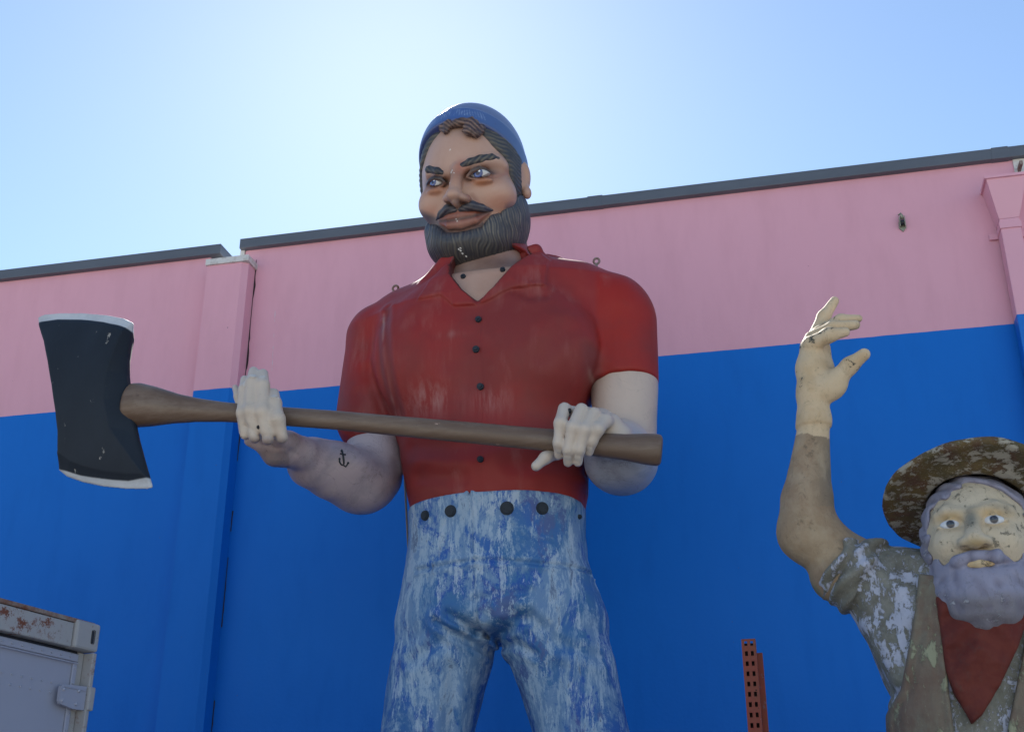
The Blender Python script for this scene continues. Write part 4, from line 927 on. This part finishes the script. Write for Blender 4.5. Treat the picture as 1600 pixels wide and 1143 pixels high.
BT2=[zp(60,300),zp(150,400),zp(152,560),zp(185,640),zp(222,692),zp(350,690),zp(480,700),zp(620,680),zp(740,668),zp(795,610),zp(800,400),zp(850,300)]
_b2=np.array([op(min(a,1600),b) for a,b in BT2[1:-1]]); _b2=_b2[np.argsort(_b2[:,0])]
def lump(q): return np.sin(q[:,0]*95+7*vn(q,13.)+q[:,2]*20)*.5+.5*np.sin(q[:,2]*85+8*vn(q,11.))
def pbeard(q):
    d=ell(q,(.006,-.03,-.165),(.196,.215,.195)); d=smin(d,ell(q,(.006,-.115,-.272),(.155,.165,.128)),.08)
    bt=np.interp(q[:,0],_b2[:,0],_b2[:,2]); d=smax(d,(q[:,2]-bt)*.8,.03); d=smax(d,q[:,1]-.12,.03)
    for m_ in MO: d=smin(d,chain(q,m_,[.021,.021,.006],.02),.012)
    return d-.0035*lump(q)-.007*(fbm(q*C(1,1,.6),30.,3)-.5)
def phair(q):
    d=pbase(q)-.010; fz=np.interp(q[:,0],[-.20,-.16,-.10,-.02,.03,.10,.15,.19],[.0,.085,.11,.175,.170,.14,.09,.02])
    front=smax(-(q[:,2]-fz),-(q[:,1]+.08),.03); sd_=smax(-(np.abs(q[:,0])-.172),-.0*q[:,0]-9,.02)
    k=np.minimum(-(q[:,2]-fz),-(np.abs(q[:,0])-.166)); k=np.minimum(k,-(q[:,1]+.02)); d=smax(d,k,.02); d=smax(d,-(q[:,2]+.22),.02)
    return d-.006*np.sin(q[:,2]*80+q[:,0]*40+6*vn(q,9.))
# hat
HTc=np.array([0,.02,.165]); 
def hatf(q):
    p=q-HTc.astype(f32); th=np.arctan2(p[:,0],-p[:,1]); r=np.hypot(p[:,0],p[:,1]*1.10)
    R=.340+.016*np.sin(2*th)**2+.008*np.sin(3*th+1); t=np.clip(r/R,0,1.2)
    H=-.45*p[:,1]-.035*t**3*np.sin(th)**2-.02*t**4*np.clip(np.cos(th),0,1)+.01*np.sin(3*th+.5)*t**3
    b=smax((np.abs(p[:,2]-H)-.017)*.85,(r-R),.022); c=smax(ell(q,HTc+np.array([0,.05,.02]),(.205,.23,.13)),-(p[:,2]-H+.01),.02); d=smin(b,c,.05)
    return smax(d,-(pbase(q)-.022),.01)-.006*(fbm(q,14.,3)-.5)
# body
pt=thing('prospector_statue','weathered bearded prospector statue in a brown hat and red neckerchief with a raised hand','statue',(OO[0],OO[1],0))
YP=4.85
pr_=[(1160,1402,1668,.22),(1100,1392,1672,.235),(1070,1383,1675,.24),(1040,1370,1680,.24),(1005,1356,1688,.235),(975,1346,1690,.23),(930,1362,1690,.21),(900,1410,1670,.18),(885,1445,1625,.15)]
PZ,PXx,PA,PB=[],[],[],[]
for y,l,r,b in pr_:
    A=P(l,y,YP);B=P(r,y,YP); PZ.append((A[2]+B[2])/2); PXx.append((A[0]+B[0])/2); PA.append((B[0]-A[0])/2); PB.append(b)
PZ=[1.55,1.9]+PZ; PXx=[PXx[0]]*2+PXx; PA=[.36,.35]+PA; PB=[.22,.21]+PB
PZ,PXx,PA,PB=[np.array(t,f32) for t in (PZ,PXx,PA,PB)]; PY_=np.full(len(PZ),YP,f32)
SH=P(1396,925,YP); CU=P(1334,888,YP); EL=P(1262,832,YP-.03); WRp=P(1272,655,YP-.10)
shR2=P(1690,925,YP)
def s5(r): return rr(r,EL)
def ptorso(p):
    d=loft(p,PZ,PXx,PY_,PA,PB,2.3); d=smin(d,cone(p,P(1450,915,YP),SH,.15,.15),.08); d=smin(d,cone(p,P(1620,915,YP),shR2,.15,.15),.08)
    return smin(d,cone(p,OO+np.array([0,.02,-.2]),OO+np.array([0,.05,-.42]),.15,.19),.06)
def pshirt(p):
    d=ptorso(p)
    s=cone(p,SH,CU,s5(53),s5(47)); ax=(CU-SH)/np.linalg.norm(CU-SH); t=(p-CU.astype(f32))@ax.astype(f32); s=smax(s,t-.10,.02)
    cuff=cone(p,CU-ax*.045,CU+ax*.045,s5(58),s5(59)); d=smin(d,s,.07); cc=smax(cone(p,SH,CU+ax*.2,s5(65),s5(65)),np.abs(t+.0)-.066,.03); cc=cc+.022*np.exp(-((t-.022)/.010)**2)-.008*np.sin(p[:,2]*45+t*60)
    d=smin(d,cc,.006); r=cone(p,shR2,shR2+np.array([.10,0,-.38]),.15,.13); d=smin(d,r,.07)
    w_=np.sin(p[:,0]*34+p[:,2]*26+5*vn(p,6.)); return d-.009*w_*np.exp(-((p[:,0]-SH[0])/.2)**2)-.022*(fbm(p*C(1,1,.7),7.,3)-.5)-.004*(fbm(p,40.,2)-.5)
def zh(x,y): return (1230+x/6.014,450+y/6.014)
yh=YP-.12
def zf(l,rs): return [P(*zh(a,b),yh+c) for a,b,c in l],[s5(r/6.014) for r in rs]
PF=[zf([(225,530,-.03),(390,440,-.07),(545,410,-.06)],[72,54,34]),zf([(235,480,.0),(440,370,-.03),(640,345,-.02)],[66,50,34]),zf([(300,420,.03),(500,300,.01),(672,284,.03)],[56,40,25]),
    zf([(270,440,.06),(345,270,.08),(445,120,.09)],[58,50,32]),zf([(470,850,-.03),(590,725,-.05),(722,622,-.07)],[84,62,46])]
def parm(p):
    d=chain(p,[CU-np.array([.06,0,.02]),CU,EL],[s5(44),s5(46),s5(42)],.03); d=smin(d,chain(p,[EL,P(1261,780,YP-.05),WRp],[s5(43),s5(38),s5(23)],.03),.06)
    h=chain(p,[WRp,P(*zh(235,980),yh),P(*zh(225,760),yh),P(*zh(232,560),yh)],[s5(23),s5(21),s5(20),s5(17)],.03)
    h=smin(h,chain(p,[P(*zh(300,960),yh+.0),P(*zh(340,760),yh+.03),P(*zh(320,560),yh+.04)],[s5(16),s5(13),s5(12)],.03),.03)
    h=smin(h,ell(p,P(*zh(430,910),yh-.02),(s5(20),s5(17),s5(26)),rotm(0,0,35)),.03)
    for a,r in PF: h=smin(h,chain(p,a,r,.02),.010)
    d=smin(d,h,.03); d=d-.006*np.clip((p[:,2]-P(1266,682,YP)[2]-.006*(vn(p,30.)-.5))/.006,0,1); return d-.004*(fbm(p,18.,3)-.5)
def prh(p):   # the lowered hand on the far side, outside the picture
    a=shR2+np.array([.10,0,-.40]); d=chain(p,[a+np.array([0,0,.1]),a,a+np.array([.04,-.1,-.42]),a+np.array([.04,-.16,-.62])],[.11,.11,.07,.06],.03)
    for i in range(5): b=a+np.array([.04,-.16,-.62]); d=smin(d,cone(p,b+np.array([(i-2)*.03,0,-.04]),b+np.array([(i-2)*.034,-.03,-.2+abs(i-1.5)*.02]),.022,.017),.01)
    return d
def ox(l,Y=4.60): return [(lambda p:(p[0],p[2]))(P(a,b,Y)) for a,b in l]
BAN=ox([(1464,945),(1469,985),(1476,1045),(1492,1085),(1519,1131),(1535,1117),(1562,1070),(1590,1010),(1612,950),(1618,930),(1462,930)])
VE1=ox([(1436,895),(1428,960),(1418,1020),(1408,1075),(1388,1105),(1385,1400),(1492,1400),(1490,1150),(1478,1060),(1470,990),(1462,900)],4.66)
VE2=ox([(1620,895),(1640,960),(1650,1060),(1668,1120),(1670,1400),(1570,1400),(1572,1140),(1590,1050),(1606,960)],4.66)
def banf(p):
    x,z=p[:,0],p[:,2]; b=ptorso(p); b=smin(b,ell(p,OO+np.array([0,.02,-.37]),(.2,.15,.12)),.06); cx=P(1525,1000,4.6)[0]; u=np.abs(x-cx); zt_=P(1519,1131,4.6)[2]
    f_=.6*np.sin((z+ .9*u)*42+7*vn(p,6.))+.8*(fbm(p*C(1,1,1.6),13.,3)-.5)*2; pd=poly2(x,z,BAN); th=.026+.012*f_; d=smax(np.abs(b-.02)-th,pd*.8,.02); return np.maximum(d,p[:,1]-YP)-.004*(fbm(p,25.,2)-.5)
def vest(p):
    x,z=p[:,0],p[:,2]; b=ptorso(p); pd=np.minimum(poly2(x,z,VE1),poly2(x,z,VE2)); e=np.exp(-((pd+.03)/.014)**2)
    return np.maximum(smax(np.abs(b-.008)-.020-.004*(fbm(p,10.,3)-.5)+.006*e,pd*.8,.012),p[:,1]-YP-.02)
# weathered paints
def worn(name,cols,chipc,ch,cw,scale=9,st=(1,1,1),amt=1.,rough=.75,chip2=None,useattr=False,stretchbase=2.5):
    m=NM(name,rough,.3); n=m.noise(stretchbase,6,.65); n2=m.noise(stretchbase*3.1,7,.7,(1,1,1),.3,(5,3,1))
    if useattr: b,al=m.attr(); c=m.mix(m.mul(m.ramp(n,.35,.65),.35),b,cols[0]); c=m.mix(m.mul(m.ramp(n2,.45,.7),.35),c,cols[1])
    else: c=m.mix(m.ramp(n,.38,.62),cols[0],cols[1]); c=m.mix(m.mul(m.ramp(n2,.45,.62),.8),c,cols[2])
    msk=m.mix(.45,m.noise(scale,9,.78,st,.4,(1,7,3)),m.noise(scale*.28,5,.6,(1,1,1),0,(8,2,9))); k=m.ramp(msk,ch,ch+cw); 
    if useattr: k=m.mul(k,al)
    c=m.mix(m.mul(k,amt),c,chipc)
    k4=m.mul(m.ramp(m.noise(scale*2.3,8,.85,st,.3,(3,9,1)),ch+.055,ch+.07),m.ramp(m.noise(2.2,4,.6,(1,1,1),0,(6,6,2)),.42,.58)); c=m.mix(m.mul(k4,amt*(.8 if not useattr else .55)),c,chipc)
    g2=m.ramp(m.noise(33,8,.85,(1,1,.7),.5,(4,4,7)),.53,.63); c=m.mix(m.mul(g2,.30),c,(.07,.06,.05))
    if chip2: k2=m.ramp(m.noise(scale*1.7,8,.75,st,.2,(2,2,8)),chip2[1],chip2[1]+.02); c=m.mix(k2,c,chip2[0])
    a=m.mix(.5,k,m.noise(45,6,.7)); fb=m.mix(.5,a,m.noise(26,8,.75,(1,1,.45),.6,(2,5,5))); m.bump(fb,.75,.012); return m.base(c)
m_sh=worn('worn_shirt_paint',[(.20,.195,.155),(.15,.14,.115),(.26,.25,.215)],(.44,.45,.54),.515,.012,32,(1,1,.55),1,chip2=((.06,.055,.05),.68))
m_ve=worn('worn_vest_paint',[(.19,.13,.10),(.19,.175,.13),(.16,.10,.075)],(.30,.30,.20),.525,.012,19,(1,1,.4),1)
m_ha=worn('worn_hat_paint',[(.15,.10,.035),(.085,.070,.036),(.10,.045,.033)],(.40,.37,.31),.515,.012,42,(.7,.7,1.5),.85,chip2=((.30,.33,.34),.70),stretchbase=4)
m_fa=worn('worn_face_paint',[(.50,.36,.20),(.62,.52,.38)],(.075,.075,.06),.58,.01,42,(1,1,1),1,useattr=True)
m_be=worn('worn_beard_paint',[(.18,.17,.22),(.27,.26,.33)],(.46,.46,.50),.585,.012,26,(1,1,1),.8,useattr=True,chip2=((.12,.07,.06),.715))
m_ba=worn('worn_red_cloth_paint',[(.135,.022,.016),(.10,.019,.015),(.16,.034,.023)],(.40,.25,.22),.66,.01,16,(1,1,1),.8)
m_ar=worn('worn_arm_paint',[(.30,.19,.11),(.24,.165,.11)],(.07,.07,.065),.60,.01,22,(1,1,.8),1,useattr=True)
def osculpt(name,fq,lo,hi,h,colq,mat,parent=pt):
    v,q=snet(fq,np.array(lo),np.array(hi),h); c=colq(v) if colq else None
    w_=(v@OM.T+OO).astype(f32); return link(name,mesh_np(name,w_,q,c),mat,parent)
def pfc(q):
    c=np.tile(C(.62,.52,.39),(len(q),1))
    for e in oe: c=lerp(c,(.50,.33,.15),.9*gs(q,e+C(0,0,.028),(.06,.1,.022))); c=lerp(c,(.42,.28,.15),.6*gs(q,e+C(0,0,-.02),(.05,.1,.014)))
    c=lerp(c,(.19,.19,.165),1.0*gs(q,op(1519,815,.02),(.022,.06,.05))); c=lerp(c,(.36,.24,.10),.9*gs(q,ptip+C(.004,0,-.012),(.045,.08,.02)))
    l=chain(q,PLP,[.008,.017,.008]); c=lerp(c,(.66,.48,.26),np.clip((.008-l)/.006,0,1)); c=lerp(c,(.20,.19,.16),.8*gs(q,op(1562,793),(.03,.1,.012))); c=lerp(c,(.20,.19,.16),.6*gs(q,op(1575,800),(.02,.1,.02)))
    al=.65+.9*gs(q,op(1555,795),(.06,.1,.03)); return np.concatenate([c,np.clip(al,0,1)[:,None]],1)
def pbc(q):
    c=np.tile(C(.30,.292,.385),(len(q),1)); c=lerp(c,(.19,.175,.19),np.clip((-.24-q[:,2])/.05,0,1)*.8); c=lerp(c,(.17,.15,.20),np.clip(-lump(q)-.1,0,1)*.7); return np.concatenate([c,np.ones((len(q),1))],1)
def pac(v):
    px=px2(v); jag=681+5*(vn(v,30.)-.5)*2+ (px[:,0]-1266)*.10; up=(px[:,1]<jag); c=np.tile(C(.27,.185,.125),(len(v),1)); c=lerp(c,(.20,.165,.125),np.clip((px[:,0]-1262)/40,0,1)*(px[:,1]<790)*.9)
    gm_=np.clip((px[:,1]-870)/25,0,1); c=lerp(c,(.15,.15,.10),gm_*np.clip(fbm(v,9.,3)*6-2.4,0,1)); c=lerp(c,(.62,.47,.31),up); c=lerp(c,(.50,.34,.19),up*np.clip(fbm(v,14.,3)*5-2.3,0,1)*.6)
    al=np.where(up,1.,.3); tp=up&(px[:,1]<545); return np.concatenate([c,al[:,None]],1)
v1,q1=snet(lambda q:phead(q),(-.26,-.3,-.34),(.26,.3,.34),.0048); v1w=(v1@OM.T+OO).astype(f32); c1=pfc(v1)
lo=np.array([P(1205,460,YP)[0]-.1,YP-.45,P(1300,960,YP)[2]-.1]); hi=np.array([P(1365,540,YP)[0]+.12,YP+.25,P(1300,455,YP)[2]+.15])
v2,q2=snet(parm,lo,hi,.0052); c2=pac(v2)
v3,q3=snet(prh,shR2+np.array([-.15,-.4,-1.4]),shR2+np.array([.35,.2,-.1]),.016); c3=np.tile(np.array([.30,.185,.105,.2]),(len(v3),1))
link('body',mesh_np('body',np.concatenate([v1w,v2,v3]),np.concatenate([q1,q2+len(v1),q3+len(v1)+len(v2)]),np.concatenate([c1,c2,c3])),m_fa,pt)
osculpt('beard',pbeard,(-.30,-.32,-.44),(.30,.2,.12),.0052,pbc,m_be); osculpt('hair',phair,(-.28,-.3,-.28),(.28,.32,.34),.0058,pbc,m_be)
osculpt('hat',hatf,(-.46,-.46,-.16),(.46,.48,.50),.0065,None,m_ha)
for e,ip in zip(oe,((1485.3,819.3),(1553.2,811.8))):
    ic=aim2(*ip,e[1]); rx=.032
    def ec(q,ic=ic): 
        r=np.hypot(q[:,0]-ic[0],q[:,2]-ic[2]); c=np.tile(C(.60,.60,.62),(len(q),1)); c=lerp(c,(.035,.037,.05),np.clip((.0165-r)/.003,0,1)); c=lerp(c,(.13,.13,.15),np.clip((.004-np.hypot(q[:,0]-ic[0]+.004,q[:,2]-ic[2]-.004))/.004,0,1)); return c
    M=rotm(0,0,-6)
    osculpt('eye',lambda q:np.maximum(ell(q,e+C(0,.016,0),(.042,.03,.03),M),smax(ell(q,e+C(0,0,-.026),(.052,.1,.043),M),ell(q,e+C(0,0,.026),(.052,.1,.043),M),.004)),e-C(.06,.06,.06),e+C(.06,.06,.06),.003,ec,eyem)
sculpt('shirt',pshirt,(PXx[0]-1.0,YP-.45,1.5),(PXx[0]+.85,YP+.45,OO[2]-.05),.0075,m_sh,pt)
sculpt('vest',vest,(PXx[0]-.6,YP-.4,1.6),(PXx[0]+.6,YP+.1,OO[2]-.05),.0062,m_ve,pt)
sculpt('neckerchief',banf,(PXx[0]-.4,YP-.45,2.0),(PXx[0]+.5,YP+.05,OO[2]-.1),.0055,m_ba,pt)
m=NM('trouser_paint',.8); trm=m.base((.06,.05,.04))
sculpt('trousers',lambda p:smin(smin(ell(p,(PXx[0],YP,1.55),(.36,.23,.22)),cone(p,(PXx[0]-.17,YP,1.45),(PXx[0]-.22,YP,.12),.19,.13),.08),cone(p,(PXx[0]+.17,YP,1.45),(PXx[0]+.22,YP,.12),.19,.13),.05),(PXx[0]-.6,YP-.4,.0),(PXx[0]+.6,YP+.4,2.0),.02,trm,pt)
for s in (-1,1): sculpt('boot',lambda p:np.maximum(smin(cone(p,(PXx[0]+s*.22,YP,.25),(PXx[0]+s*.22,YP,.08),.14,.12),cone(p,(PXx[0]+s*.22,YP,.06),(PXx[0]+s*.24,YP-.25,.05),.1,.09),.05),-p[:,2]),(PXx[0]+s*.22-.3,YP-.5,-.1),(PXx[0]+s*.22+.3,YP+.3,.5),.016,bootm,pt)
